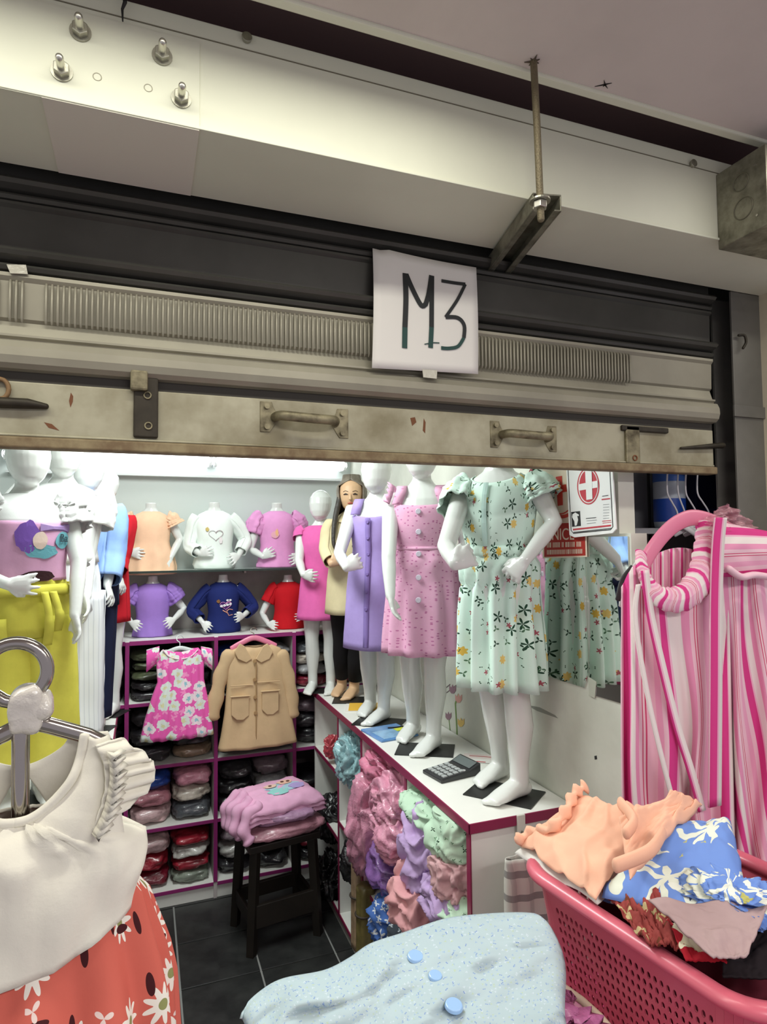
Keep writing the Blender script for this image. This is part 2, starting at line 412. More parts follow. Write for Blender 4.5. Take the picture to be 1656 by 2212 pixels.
for k, px in enumerate((312, 1362)):            # lock straps
    y0, y1 = (806, 946) if k == 0 else (920, 1002)
    a, b = at(px, y0, YS - .008), at(px + 4, y1, YS - .008)
    st = MB().box(V((a.x - .018, YS - .012, b.z)) - SO, V((a.x + .024, YS - .003, a.z)) - SO).build('lock_strap', dark_iron if k == 0 else iron, sh, bevel=.003)
    if k == 0:
        MB().box(V((a.x - .024, YS - .022, a.z - .035)) - SO, V((a.x + .006, YS - .004, a.z + .002)) - SO).build('strap_hook', iron, st, bevel=.004)
    for t in ((.35, .82) if k == 0 else (.85,)):
        c = a.lerp(b, t); c.y = YS - .012
        MB().tube([c + V((math.cos(q) * .006 + .004, -.001, math.sin(q) * .006)) - SO for q in [j * PI / 7 for j in range(14)]], .0016, 6, closed=True).build('rivet', iron if k == 0 else mat('rust_spot', (120, 74, 44), .8), st, smooth=True)
a = at(1340, 918, YS - .006); b = at(1440, 915, YS - .006)
MB().box(V((a.x, YS - .012, a.z - .014)) - SO, V((b.x, YS - .003, a.z)) - SO).build('lock_cover', dark_iron, sh, bevel=.003)
# bolt bar at the left end
a = at(-40, 868, YS - .01); b = at(100, 878, YS - .01)
lk = MB().tube([a - SO, at(60, 872, YS - .012) - SO, b - SO], [(.010, .012), (.009, .012), (.005, .006)], 10).build('lock_bar', dark_iron, sh, smooth=True)
c = at(0, 840, YS - .01); MB().tube([c + V((math.cos(q) * .013, 0, math.sin(q) * .017)) - SO for q in [j * PI / 8 for j in range(16)]], .004, 8, closed=True).build('lock_ring', mat('rust_ring', (132, 104, 72), .7, metal=.3), sh, smooth=True)
a = at(1470, 968, YS - .01); b = at(1560, 962, YS - .01)
MB().tube([a - SO, b - SO], [(.003, .004), (.008, .009)], 8).build('lock_bar', dark_iron, sh, smooth=True)
rst = mat('rust_stain', (112, 70, 44), .85)
for pts in (((153, 848), (158, 856), (157, 868), (152, 880), (149, 866)), ((886, 903), (896, 901), (899, 912), (890, 920)), ((915, 904), (919, 912), (918, 936), (913, 930)), ((95, 912), (112, 916), (128, 930), (105, 924))):
    MB().poly([at(x, y, YS - .0045) - SO for x, y in pts], (0, 1, 0), .0006).build('rust_stain', rst, sh)
tape_m = mat('clear_tape', (188, 184, 168), .25, coat=.6, bump=.6, bscale=90)
MB().poly([at(x, y, YS - .012) - SO for x, y in ((14, 571), (56, 572), (60, 592), (22, 590))], (0, 1, 0), .002).build('tape', tape_m, sh)

# guide rail the shutter runs in
gx0, gx1 = at(1568, 960, YS).x, at(1640, 960, YS).x
guide_m = mat('guide_grey', (120, 118, 112), .5, metal=.3, var=.25, vscale=6)
g = thing('shutter_guide', 'grey steel guide rail at the right end of the shutter', 'rail', (gx0, YS, 0))
MB().box((0, -.030, 0), (gx1 - gx0, -.024, ZB)).build('front_flange', guide_m, g, bevel=.001)
MB().box((gx1 - gx0 - .03, -.024, 0), (gx1 - gx0, .05, ZB)).build('web', guide_m, g)
MB().box((0, .03, 0), (gx1 - gx0 - .03, .036, ZB)).build('rear_flange', guide_m, g)
MB().box((-.008, -.036, at(1568, 905, YS).z), (gx1 - gx0 - .012, -.030, at(1568, 905, YS).z + .03)).build('stop_bracket', guide_m, g, bevel=.001)
hk = at(1600, 735, YS - .04) - V((gx0, YS, 0))
MB().tube(smooth_path([hk + V((-.008, 0, .012)), hk + V((.008, -.004, .012)), hk + V((.010, -.006, -.006)), hk + V((.001, -.004, -.022))], 5), .0035, 8).build('hook', dark_iron, g, smooth=True)

# ------------------------------------------------------------------ hanging channel bracket and junction box
galv = mat('galvanised', (160, 158, 140), .42, metal=.6, var=1.0, vscale=26, var_rgb=(112, 110, 94), bump=.1, bscale=30)
top = atz(1152, 132, ZC); bot = at(1163, 420, top.y)
zb = ZB - .004
cb = thing('channel_bracket', 'galvanised channel bracket hung on a threaded rod under the beam', 'bracket', (bot.x, bot.y, zb - .034))
CB = cb.location
MB().tube([V((top.x, top.y, ZC)) - CB, bot.lerp(V((top.x, top.y, ZC)), .5) + V((.002, 0, 0)) - CB, at(1168, 474, top.y) - CB], .0062, 12).build('threaded_rod', mat('rod_brown', (126, 116, 92), .5, metal=.5, bump=.9, bscale=300), cb, smooth=True)
pa, pb, pc, pd = (atz(1150, 418, zb - .002), atz(1224, 418, zb - .002), atz(1036, 582, zb - .002), atz(1094, 590, zb - .002))
dv = (pc - pa).normalized(); wv = V((-dv.y, dv.x, 0)) * -1
if wv.x < 0: wv = -wv
W_ = .056; o0 = pa.copy(); o1 = pa + dv * ((pc - pa).length + .01)
def chan(u0, u1, z0, z1, nm):
    pts = [o0 + wv * u0, o1 + wv * u0, o1 + wv * u1, o0 + wv * u1]
    MB().poly([V((p.x, p.y, z0)) - CB for p in pts], (0, 0, 1), z1 - z0).build(nm, galv, cb, bevel=.001)
chan(0, W_, zb - .003, zb, 'channel_web'); chan(0, .003, zb - .032, zb - .003, 'channel_side'); chan(W_ - .003, W_, zb - .032, zb - .003, 'channel_side')
chan(.003, .014, zb - .032, zb - .029, 'channel_lip'); chan(W_ - .014, W_ - .003, zb - .032, zb - .029, 'channel_lip')
nc = at(1166, 444, top.y) - CB
MB().cyl(nc, .0125, .012, 6).build('nut', bright_steel, cb, bevel=.001); MB().cyl(nc + V((0, 0, .008)), .018, .003, 24).build('washer', steel, cb)
hp = MB()
for q in range(7):
    a = q * 0.9; d = V((math.cos(a), math.sin(a), 0)); hp.poly([V((top.x, top.y, ZC)) + V((-d.y, d.x, 0)) * .003 - CB, V((top.x, top.y, ZC)) - V((-d.y, d.x, 0)) * .003 - CB, V((top.x, top.y, ZC)) + d * (.011 + .005 * (q % 2)) - CB], (0, 0, -1), .002)
hp.build('ceiling_burr', mat('burr', (96, 84, 72), .9), cb)

jx0 = at(1548, 460, YF).x; jz0, jz1 = at(1560, 542, YF).z, at(1540, 377, YF).z
jb = thing('junction_box', 'galvanised metal junction box fixed at the right end of the beam', 'box', (jx0, YF - .06, jz0))
MB().box((0, -.058, 0), (.24, .0598, jz1 - jz0)).build('box_body', galv, jb, bevel=.002)
MB().box((.014, -.0605, -.002), (.24, -.058, jz1 - jz0 + .002)).build('box_lid', galv, jb, bevel=.001)
MB().box((.006, -.0592, .012), (.012, -.0578, jz1 - jz0 - .006)).build('lid_gap', mat('slot_black', (26, 24, 22), .8), jb)
for (dy, dz, r) in ((-.004, .060, .022), (.0, .118, .018)):
    MB().tube([V((-.0006, dy + math.cos(q) * r, dz + math.sin(q) * r)) for q in [j * PI / 12 for j in range(24)]], .0012, 6, closed=True).build('knockout_ring', mat('galv_dark', (122, 120, 102), .5, metal=.5), jb, smooth=True)
for (dy, dz) in ((-.035, .03), (-.035, .135)):
    MB().cyl((-.001, dy, dz), .0025, .002, 10, 'x').build('screw', bright_steel, jb)

# ------------------------------------------------------------------ hand-lettered paper sign
paper = mat('white_paper', (226, 222, 216), .75, bump=.15, bscale=14, bdist=.004)
YP = YS - .028
cs = [at(808, 532, YP), at(1028, 578, YP), at(1032, 808, YP), at(803, 795, YP)]
def sign_pt(u, v, off=0.0):
    p = cs[0].lerp(cs[1], u).lerp(cs[3].lerp(cs[2], u), v)
    return p + V((0, .006 * math.sin(u * 3.1) * (1 - v) + .010 * (1 - v) ** 3 * (u < .12) - .004 * math.sin(v * PI) + off, 0))
sg = thing('paper_sign', 'white paper sign hand-lettered M3 taped to the shutter', 'sign', (cs[3].lerp(cs[2], .5)))
G = sg.location
MB().grid([[sign_pt(i / 14, j / 14) - G for i in range(15)] for j in range(15)]).build('sheet', paper, sg, smooth=True, solid=.0012)
def sp_px(x, y): # pixel -> u,v on the sheet
    v = (y - lerp(532, 578, (x - 805) / 225)) / 240.0
    return ((x - 805) / 226.0, v)
ink = mat('black_ink', (18, 22, 24), .5); ink2 = mat('green_ink', (16, 62, 56), .5)
def stroke(pts, w, m, nm='marker_stroke'):
    P = smooth_path([sign_pt(*sp_px(x, y), -.0022) - G for x, y in pts], 5)
    dirs = []
    for i in range(len(P)):
        t = (P[min(i + 1, len(P) - 1)] - P[max(i - 1, 0)]).normalized(); dirs.append(V((t.z, 0, -t.x)).normalized())
    MB().ribbon(P, dirs, w).build(nm, m, sg, solid=.0006)
stroke([(871, 588), (872, 640), (870, 700)], .0115, ink); stroke([(870, 700), (870, 742)], .0115, ink2)
stroke([(873, 590), (888, 625), (905, 657), (915, 655)], .0105, ink); stroke([(914, 657), (922, 632), (929, 594)], .0105, ink)
stroke([(930, 594), (928, 650), (927, 705)], .0105, ink); stroke([(927, 705), (925, 748)], .0105, ink2)
stroke([(951, 606), (980, 612), (1004, 616)], .0070, ink); stroke([(1004, 616), (985, 650), (958, 686)], .0070, ink)
stroke([(958, 686), (985, 690), (999, 708), (998, 735)], .0085, ink); stroke([(998, 735), (985, 752), (965, 754), (948, 751)], .0075, ink2)
stroke([(912, 739), (930, 738), (944, 740)], .002, ink2)
MB().poly([at(x, y, YP - .002) - G for x, y in ((912, 798), (944, 800), (943, 818), (914, 815))], (0, 1, 0), .001).build('tape', tape_m, sg)
# ================================================================== SHOP FITTINGS
board = mat('white_board', (232, 232, 226), .45, var=.05, vscale=6)
magenta = mat('magenta_edge', (150, 42, 112), .4)
maroon = mat('maroon_edge', (134, 30, 72), .4)

# right display counter
ct = thing('display_counter', 'white display counter with maroon edging under the right row of mannequins', 'counter', (CX0, 1.49, 0))
O = ct.location
Y0, Y1 = 1.49, 3.128
def cbox(lo, hi, nm, m=board, par=None, root=ct, bev=.0012):
    r = root.location
    return MB().box(V(lo) - r, V(hi) - r).build(nm, m, par or root, bevel=bev)
cbox((CX0 + .004, Y0 + .004, CT - .024), (CX1, Y1, CT), 'worktop')
cbox((CX0, Y0, CT - .026), (CX0 + .004, Y1, CT), 'edge_band', maroon)
cbox((CX0, Y0, CT - .026), (CX1, Y0 + .004, CT), 'edge_band', maroon)
cbox((CX0 + .012, Y0 + .012, 0.0), (CX1, Y0 + .030, CT - .024), 'end_panel')
cbox((CX0 + .008, Y0 + .010, 0.0), (CX0 + .012, Y0 + .032, CT - .024), 'edge_band', maroon)
DIV = [1.93, 2.38, 2.70]
for y in DIV:
    cbox((CX0 + .012, y, .06), (CX1, y + .016, CT - .024), 'divider')
    cbox((CX0 + .008, y, .06), (CX0 + .012, y + .016, CT - .024), 'edge_band', maroon)
cbox((CX0 + .012, Y1 - .018, .0), (CX1, Y1, CT - .024), 'end_panel')
cbox((CX1 - .008, Y0 + .03, .06), (CX1, Y1 - .018, CT - .024), 'back_panel')
cbox((CX0 + .012, Y0 + .03, .05), (CX1, Y1 - .018, .066), 'shelf')
cbox((CX0 + .008, Y0 + .03, .05), (CX0 + .012, Y1 - .018, .066), 'edge_band', maroon)
for (a, b, z) in ((DIV[0] + .016, DIV[1], .33), (DIV[1] + .016, DIV[2], .44), (DIV[2] + .016, Y1 - .018, .64), (DIV[2] + .016, Y1 - .018, .36)):
    cbox((CX0 + .012, a, z), (CX1 - .008, b, z + .016), 'shelf')
    cbox((CX0 + .008, a, z), (CX0 + .012, b, z + .016), 'edge_band', maroon)
cbox((CX0 + .02, Y0 + .03, 0), (CX0 + .032, Y1 - .018, .05), 'plinth', mat('plinth_grey', (170, 168, 160), .6))
h = atz(1125, 1762, CT); cbox((h.x - .012, Y0 - .006, CT - .050), (h.x + .012, Y0, CT + .002), 'hook_plate', mat('clear_plastic', (206, 206, 196), .2, coat=.5))
MB().tube(smooth_path([V((h.x, Y0 - .008, CT - .04)) - O, V((h.x, Y0 - .012, CT - .065)) - O, V((h.x + .004, Y0 - .022, CT - .07)) - O, V((h.x + .004, Y0 - .026, CT - .058)) - O], 4), .003, 8).build('hook', mat('dull_hook', (120, 116, 104), .4, metal=.6), ct, smooth=True)

# left display counter (stands behind the blouse in the foreground)
LX = -0.10
lc = thing('display_counter', 'white display counter under the left row of mannequins', 'counter', (LX, 1.75, 0))
for lo, hi, nm, m in (((-.62, 1.75, CT - .024), (LX - .004, 3.13, CT), 'worktop', board), ((LX - .004, 1.75, CT - .026), (LX, 3.13, CT), 'edge_band', maroon),
                      ((-.62, 1.76, 0), (LX - .012, 1.78, CT - .024), 'end_panel', board), ((-.62, 3.11, 0), (LX - .012, 3.13, CT - .024), 'end_panel', board), ((-.62, 1.78, 0), (-.605, 3.11, CT - .024), 'back_panel', board),
                      ((-.605, 2.40, .05), (LX - .012, 2.42, CT - .024), 'divider', board), ((-.605, 1.78, .05), (LX - .012, 3.11, .066), 'shelf', board), ((-.605, 1.78, .46), (LX - .012, 2.40, .476), 'shelf', board), ((-.605, 2.42, .46), (LX - .012, 3.11, .476), 'shelf', board)):
    cbox(lo, hi, nm, m, root=lc)

# back shelving
su = thing('shelf_unit', 'tall white shelving with magenta edges along the back wall, full of wrapped clothes', 'shelving', (-.46, YSH, 0))
ZL = [.076, .365, .647, .935, 1.215]
XD = [-.46, -.068, .326, .704, 1.09]
shelf_in = mat('shelf_inside', (196, 188, 186), .55)
edge_m = mat('magenta_edge2', (142, 40, 108), .4)
for x in XD:
    cbox((x - .008, YSH + .004, 0), (x + .008, YBK - .005, 1.215), 'upright', shelf_in, root=su)
    cbox((x - .009, YSH, .076), (x + .009, YSH + .004, 1.215), 'edge_band', edge_m, root=su)
for k, z in enumerate(ZL):
    if k == 4: cbox((XD[0], YSH + .004, z - .014), (XD[4], YBK - .002, z + .004), 'top_board', board, root=su)
    for i in range(4):
        if k < 4: cbox((XD[i] + .008, YSH + .004, z - .014), (XD[i + 1] - .008, YBK - .005, z), 'shelf', board, root=su)
        cbox((XD[i] + .009, YSH, z - .016), (XD[i + 1] - .009, YSH + .004, z + (.004 if k == 4 else 0)), 'edge_band', edge_m, root=su)
cbox((XD[0], YSH + .012, 0), (XD[4], YSH + .024, .060), 'plinth', board, root=su)
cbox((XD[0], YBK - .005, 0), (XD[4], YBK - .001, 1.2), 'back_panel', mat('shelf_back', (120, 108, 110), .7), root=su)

# glass shelf on the back wall and stone-grey panel below it
zg = at(450, 1231, 3.22).z
gs = thing('glass_shelf', 'thin glass wall shelf carrying the upper row of bust forms', 'shelf', (.4, YBK, zg))
MB().box((-.86, -.29, -.008), (.60, -.002, 0)).build('glass_pane', mat('shelf_glass', (205, 218, 212), .12, coat=.4, alpha=.85), gs, bevel=.001)
MB().box((-.86, -.294, -.009), (.60, -.29, .001)).build('front_edge', mat('glass_edge', (46, 60, 54), .2), gs)
for x in (-.5, .1, .5): MB().box((x, -.06, -.03), (x + .012, -.002, -.008)).build('bracket', steel, gs)
pan = MB().box((-.99, YBK - .012, 1.22), (1.11, YBK - .0005, zg - .01)).build('wall_panel', mat('stone_panel', (186, 180, 174), .6, var=1.0, vscale=5, var_rgb=(160, 152, 146)), wb)

# fluorescent tubes high on the back wall
tube_e = mat('tube_glow', (248, 252, 255), .4, emit=3.2)
for k, (x0, x1) in enumerate(((-.62, .325), (.345, 1.06))):
    zc = at(480, 996, 3.42).z
    tl = thing('tube_light', ('lit white fluorescent tube over the bust forms, ' + ('left' if k == 0 else 'right') + ' half of the row'), 'light', ((x0 + x1) / 2, YBK, zc))
    hw = (x1 - x0) / 2
    MB().box((-hw, -.045, .030), (hw, -.001, .060)).build('housing', mat('tube_housing', (236, 238, 238), .4), tl, bevel=.002)
    MB().tube([(-hw + .01, -.075, 0), (hw - .01, -.075, 0)], .030, 16).build('tube', tube_e, tl, smooth=True)
    for sx in (-1, 1): MB().box((sx * (hw - .004) - .008, -.10, -.03), (sx * (hw - .004) + .008, -.001, .058)).build('end_cap', mat('tube_housing', (236, 238, 238), .4), tl, bevel=.003)
struct(MB().box((-.62, YBK - .05, at(480, 1032, 3.45).z), (1.06, YBK - .0005, at(480, 1027, 3.45).z)).build('trim_6', mat('ledge_white', (214, 218, 216), .5)))

# mirror in two panes on the right wall
mir_m = mat('mirror', (226, 230, 226), .03, metal=1.0)
zm0, zm1 = atx(1270, 1497, XW).z, atx(1270, 1160, XW).z
ym = atx(1270, 1300, XW).y
mr = thing('wall_mirror', 'two-pane frameless wall mirror with a chipped lower corner beside the mint dress', 'mirror', (XW, ym, zm0))
def mpane(yz): MB().poly([V((-.004, y - ym, z - zm0)) for y, z in yz], (1, 0, 0), .004).build('mirror_pane', mir_m, mr)
ya = atx(1185, 1460, XW).y; zn = atx(1300, 1510, XW).z
mpane([(1.252, zm0 + .004), (ym - .0015, zm0), (ym - .0015, zm1), (1.252, zm1)])
mpane([(ym + .0015, zm0 + .05), (ym + .02, zm0 + .012), (ya, zm0 + .01), (ya + .42, zm0 + .01), (ya + .42, zm1 + .02), (ym + .0015, zm1)])
MB().poly([V((-.005, y, z)) for y, z in ((.002, .045), (-.03, .038), (-.022, -.006), (.0, -.004))], (1, 0, 0), .002).build('tape', mat('clear_tape2', (196, 200, 186), .25, coat=.5), mr)

# first-aid plate and red poster
def wp(px, py, off=0.0): return atx(px, py, XW - off)
white_plate = mat('white_plate', (236, 236, 234), .3, coat=.3)
red_p = mat('print_red', (190, 52, 66), .5); blk = mat('print_black', (28, 28, 32), .5); grey_p = mat('print_grey', (150, 152, 156), .6); red_o = mat('print_orange_red', (206, 62, 48), .5)
pl = thing('first_aid_sign', 'white first-aid sign with a white cross in a red oval above the mirror', 'sign', wp(1275, 1155, .02))
PO = pl.location
XS = XW - .022
def sp(px, py, off=0.0): return atx(px, py, XS - off) - PO
MB().poly([sp(1222, 1010), sp(1322, 1010), sp(1330, 1143), sp(1322, 1152), sp(1240, 1161), sp(1229, 1156)], (1, 0, 0), .004).build('plate', white_plate, pl, bevel=.0008)
def strip(pts, w, m, nm, parent, off=.0006, fn=sp, wd=(0, 0, 1)):
    P = [fn(x, y, off) for x, y in pts]; wds = []
    for i in range(len(P)):
        t = (P[min(i + 1, len(P) - 1)] - P[max(i - 1, 0)]).normalized(); wds.append(t.cross(V((1, 0, 0))).normalized())
    MB().ribbon(P, wds, w).build(nm, m, parent, solid=.0004)
strip([(1226, 1010), (1233, 1146), (1238, 1152), (1318, 1144), (1323, 1138), (1316, 1010)], .0022, blk, 'border_line', pl)
ov = [(1270 + 24 * math.cos(a), 1050 + 40 * math.sin(a)) for a in [k * PI / 18 for k in range(36)]]
MB().poly([sp(x, y, .0006) for x, y in ov], (1, 0, 0), .0004).build('oval_ring', red_p, pl)
MB().poly([sp(1270 + (x - 1270) * .90, 1050 + (y - 1050) * .93, .0012) for x, y in ov], (1, 0, 0), .0004).build('oval_gap', white_plate, pl)
MB().poly([sp(1270 + (x - 1270) * .82, 1050 + (y - 1050) * .87, .0018) for x, y in ov], (1, 0, 0), .0004).build('oval', red_p, pl)
for q in (((1250, 1046), (1290, 1038), (1290, 1053), (1250, 1060)), ((1263, 1014), (1277, 1012), (1279, 1078), (1266, 1080))):
    MB().poly([sp(x, y, .0024 if q[0][0] == 1250 else .0030) for x, y in q], (1, 0, 0), .0004).build('cross_bar', white_plate, pl)
MB().poly([sp(x, y, .0006) for x, y in ((1233, 1106), (1252, 1104), (1254, 1136), (1235, 1138))], (1, 0, 0), .0004).build('figure_panel', blk, pl)
MB().poly([sp(x, y, .0012) for x, y in ((1236, 1111), (1242, 1107), (1250, 1112), (1249, 1115), (1246, 1114), (1248, 1123), (1245, 1135), (1241, 1136), (1240, 1126), (1235, 1117))], (1, 0, 0), .0004).build('figure', white_plate, pl)
strip([(1237, 1144), (1319, 1135)], .0042, red_p, 'text_line', pl); strip([(1238, 1150), (1320, 1141)], .0018, blk, 'text_line', pl)
strip([(1265, 1120), (1287, 1118)], .0016, blk, 'text_line', pl); strip([(1266, 1125), (1288, 1123)], .0012, grey_p, 'text_line', pl); strip([(1267, 1131), (1286, 1129)], .0012, grey_p, 'text_line', pl)
strip([(1300, 1072), (1313, 1070)], .0016, blk, 'text_line', pl); strip([(1299, 1079), (1317, 1077)], .0030, red_p, 'text_line', pl)
for k in range(6): strip([(1302, 1090 + k * 6), (1315, 1089 + k * 6)], .0009, grey_p, 'text_line', pl)
strip([(1300, 1126), (1319, 1124)], .0016, red_p, 'text_line', pl); strip([(1301, 1130), (1320, 1128)], .0012, red_p, 'text_line', pl)

ps = thing('safety_poster', 'cream poster with red cross and red lettered block behind the first-aid sign', 'poster', wp(1215, 1203, .006))
PO2 = ps.location
def pp(px, py, off=0.0): return atx(px, py, XW - .008 - off) - PO2
cream_pr = mat('poster_cream', (236, 222, 200), .55)
MB().poly([pp(1172, 1000), pp(1262, 1000), pp(1267, 1203), pp(1172, 1206)], (1, 0, 0), .002).build('sheet', cream_pr, ps)
MB().poly([pp(1175, 1132, .0006), pp(1262, 1128, .0006), pp(1264, 1200, .0006), pp(1175, 1203, .0006)], (1, 0, 0), .0004).build('red_block', mat('poster_red', (176, 44, 34), .55), ps)
for q in (((1184, 1052), (1222, 1046), (1224, 1062), (1185, 1069)), ((1200, 1030), (1213, 1028), (1215, 1091), (1204, 1093))):
    MB().poly([pp(x, y, .0006 if q[0][0] == 1184 else .0012) for x, y in q], (1, 0, 0), .0004).build('cross_bar', red_o, ps)
def arc(cx, cy, rx, ry, a0, a1, n=16): return [(cx + rx * math.cos(lerp(a0, a1, k / n)), cy + ry * math.sin(lerp(a0, a1, k / n))) for k in range(n + 1)]
strip(arc(1210, 1052, 34, 58, .1, 3.04), .0035, red_o, 'oval_line', ps, .0006, pp)
strip(arc(1214, 1062, 34, 54, .6, 2.4), .010, red_o, 'oval_band', ps, .0006, pp)
def wall_text(body, px, py, size, m, parent, org, name, off=.0012):
    o = atx(px, py, XW - .008 - off) - org
    M = Matrix.Translation(o) @ Matrix(((0, 0, -1, 0), (-1, 0, 0, 0), (0, 1, 0, 0), (0, 0, 0, 1)))
    text_mb(body, size, M, .0003).build(name, m, parent)
wall_text('NICE', 1215, 1166, .047, cream_pr, ps, PO2, 'lettering')
rnd = random.Random(5)
for (y0, hh) in ((1183, 11), (1198, 10)):          # two lines of small worn lettering, too faint to read
    x = 1181
    while x < 1258:
        w_ = rnd.choice((3, 4, 4, 5)); yy = y0 - (x - 1181) * .03
        for q in (0, w_ - 1.3): MB().poly([pp(x + q, yy - hh, .0012), pp(x + q + 1.3, yy - hh, .0012), pp(x + q + 1.3, yy, .0012), pp(x + q, yy, .0012)], (1, 0, 0), .0003).build('letter_stroke', cream_pr, ps)
        x += w_ + rnd.choice((1.6, 1.6, 1.6, 4))

# flower decal on the right wall
dc = thing('flower_decal', 'wall decal of tulips on green stems low on the right wall', 'decal', wp(985, 1620, .001))
DO = dc.location
def dp(px, py, off=.001): return atx(px, py, XW - off) - DO
leaf = mat('decal_green', (120, 150, 84), .6); tul = mat('decal_pink', (214, 160, 150), .6); tul2 = mat('decal_purple', (150, 118, 130), .6); tul3 = mat('decal_yellow', (222, 190, 110), .6)
strip([(988, 1620), (986, 1570), (983, 1520), (990, 1500)], .010, leaf, 'stem', dc, .001, dp)
strip([(975, 1620), (972, 1580), (968, 1545)], .006, leaf, 'stem', dc, .001, dp)
for (px, py, r, m) in ((990, 1508, 9, tul), (995, 1560, 9, tul3), (968, 1546, 8, tul2), (977, 1488, 9, tul2), (1000, 1606, 8, tul3)):
    MB().poly([dp(px + dx * r, py + dy * r, .0016) for dx, dy in ((-.8, -.9), (-.3, -.3), (0, -1.1), (.3, -.3), (.8, -.9), (.8, .4), (.3, 1.1), (-.3, 1.1), (-.8, .4))], (1, 0, 0), .0005).build('tulip', m, dc)
for q in (((962, 1498), (985, 1480)), ((955, 1492), (972, 1478))): strip(q, .003, mat('decal_dark', (96, 80, 84), .6), 'twig', dc, .001, dp)
scf = mat('scuff_mark', (150, 152, 142), .7)
for q in (((1135, 1522), (1165, 1528), (1198, 1545), (1205, 1552), (1160, 1536)), ((1283, 1633), (1288, 1632), (1289, 1640), (1284, 1641))):
    MB().poly([atx(x, y, XW - .0006) for x, y in q], (1, 0, 0), .0005).build('scuff', scf if len(q) == 5 else blk, wr)

# ================================================================== MANNEQUINS
gloss = mat('mannequin_white', (224, 227, 223), .22, coat=.3)
skin_m = mat('mannequin_skin', (214, 176, 138), .5)
black_plate = mat('black_plate', (30, 32, 31), .45)
TORSO = [(.50, 0, .055, .05), (.54, 0, .098, .076), (.60, .004, .105, .084), (.66, 0, .095, .075), (.715, -.003, .086, .069), (.78, -.005, .094, .073),
         (.84, -.002, .103, .074), (.882, .003, .106, .066), (.912, .007, .084, .052), (.932, .009, .050, .042), (.955, .010, .034, .036), (.99, .006, .032, .034)]
HEAD = [(z - .022, a, b, c) for z, a, b, c in [(.975, -.020, .012, .014), (.985, -.022, .028, .032), (1.0, -.018, .042, .050), (1.03, -.010, .057, .066), (1.07, -.002, .064, .076), (1.105, .002, .060, .071), (1.133, .004, .042, .050), (1.146, .004, .020, .024), (1.15, .004, .006, .008)]]

def remesh(mb, name, m, parent, vox, it=4):
    me = bpy.data.meshes.new('tmp'); me.from_pydata([tuple(p) for p in mb.v], [], mb.f)
    bm = bmesh.new(); bm.from_mesh(me); bmesh.ops.recalc_face_normals(bm, faces=bm.faces); bm.to_mesh(me); bm.free()
    o = bpy.data.objects.new('tmp', me); COL.objects.link(o)
    r = o.modifiers.new('r', 'REMESH'); r.mode = 'VOXEL'; r.voxel_size = vox
    q = o.modifiers.new('s', 'SMOOTH'); q.factor = .5; q.iterations = it
    bpy.context.view_layer.update()
    out = bpy.data.meshes.new_from_object(o.evaluated_get(bpy.context.evaluated_depsgraph_get()))
    bpy.data.objects.remove(o); bpy.data.meshes.remove(me)
    out.name = name; out.materials.clear(); out.materials.append(m)
    out.polygons.foreach_set('use_smooth', [True] * len(out.polygons))
    b = bpy.data.objects.new(name, out); COL.objects.link(b); b.parent = parent
    return b

def hand(mb, w, d, nrm, k, curl=.5, side=1, spread=1.0):
    """palm and five fingers from wrist w, pointing along d, curling towards nrm; side picks where the thumb sits"""
    d = V(d).normalized(); nrm = V(nrm); nrm = (nrm - d * nrm.dot(d)).normalized(); lat = d.cross(nrm) * side
    L = .046 * k
    mb.tube([w - d * .008 * k, w + d * L * .45, w + d * L], [(.011 * k, .016 * k), (.011 * k, .025 * k), (.009 * k, .028 * k)], 12, up=nrm)
    for i, (off, ln) in enumerate(((-.0235, .037), (-.008, .045), (.008, .043), (.023, .035))):
        p = w + d * (L * .92) + lat * (off * k); a = curl * (1 + .12 * i)
        dd = (d + lat * (off * 9.0 * spread)).normalized(); pts = [p]
        for s_, seg in ((.35, .40), (1.0, .33), (1.6, .27)):
            an = a * s_; v = dd * math.cos(an) + nrm * math.sin(an); p = p + v * (ln * k * seg); pts.append(p)
        mb.tube(pts, [.0066 * k, .0062 * k, .0056 * k, .0046 * k], 8)
    p = w + d * (L * .25) - lat * (.018 * k); v1 = (d * .75 - lat * .75 + nrm * .35).normalized(); v2 = (d * .95 - lat * .25 + nrm * .4).normalized()
    mb.tube([p, p + v1 * .020 * k, p + v1 * .020 * k + v2 * .020 * k], [.0092 * k, .0080 * k, .0060 * k], 8)

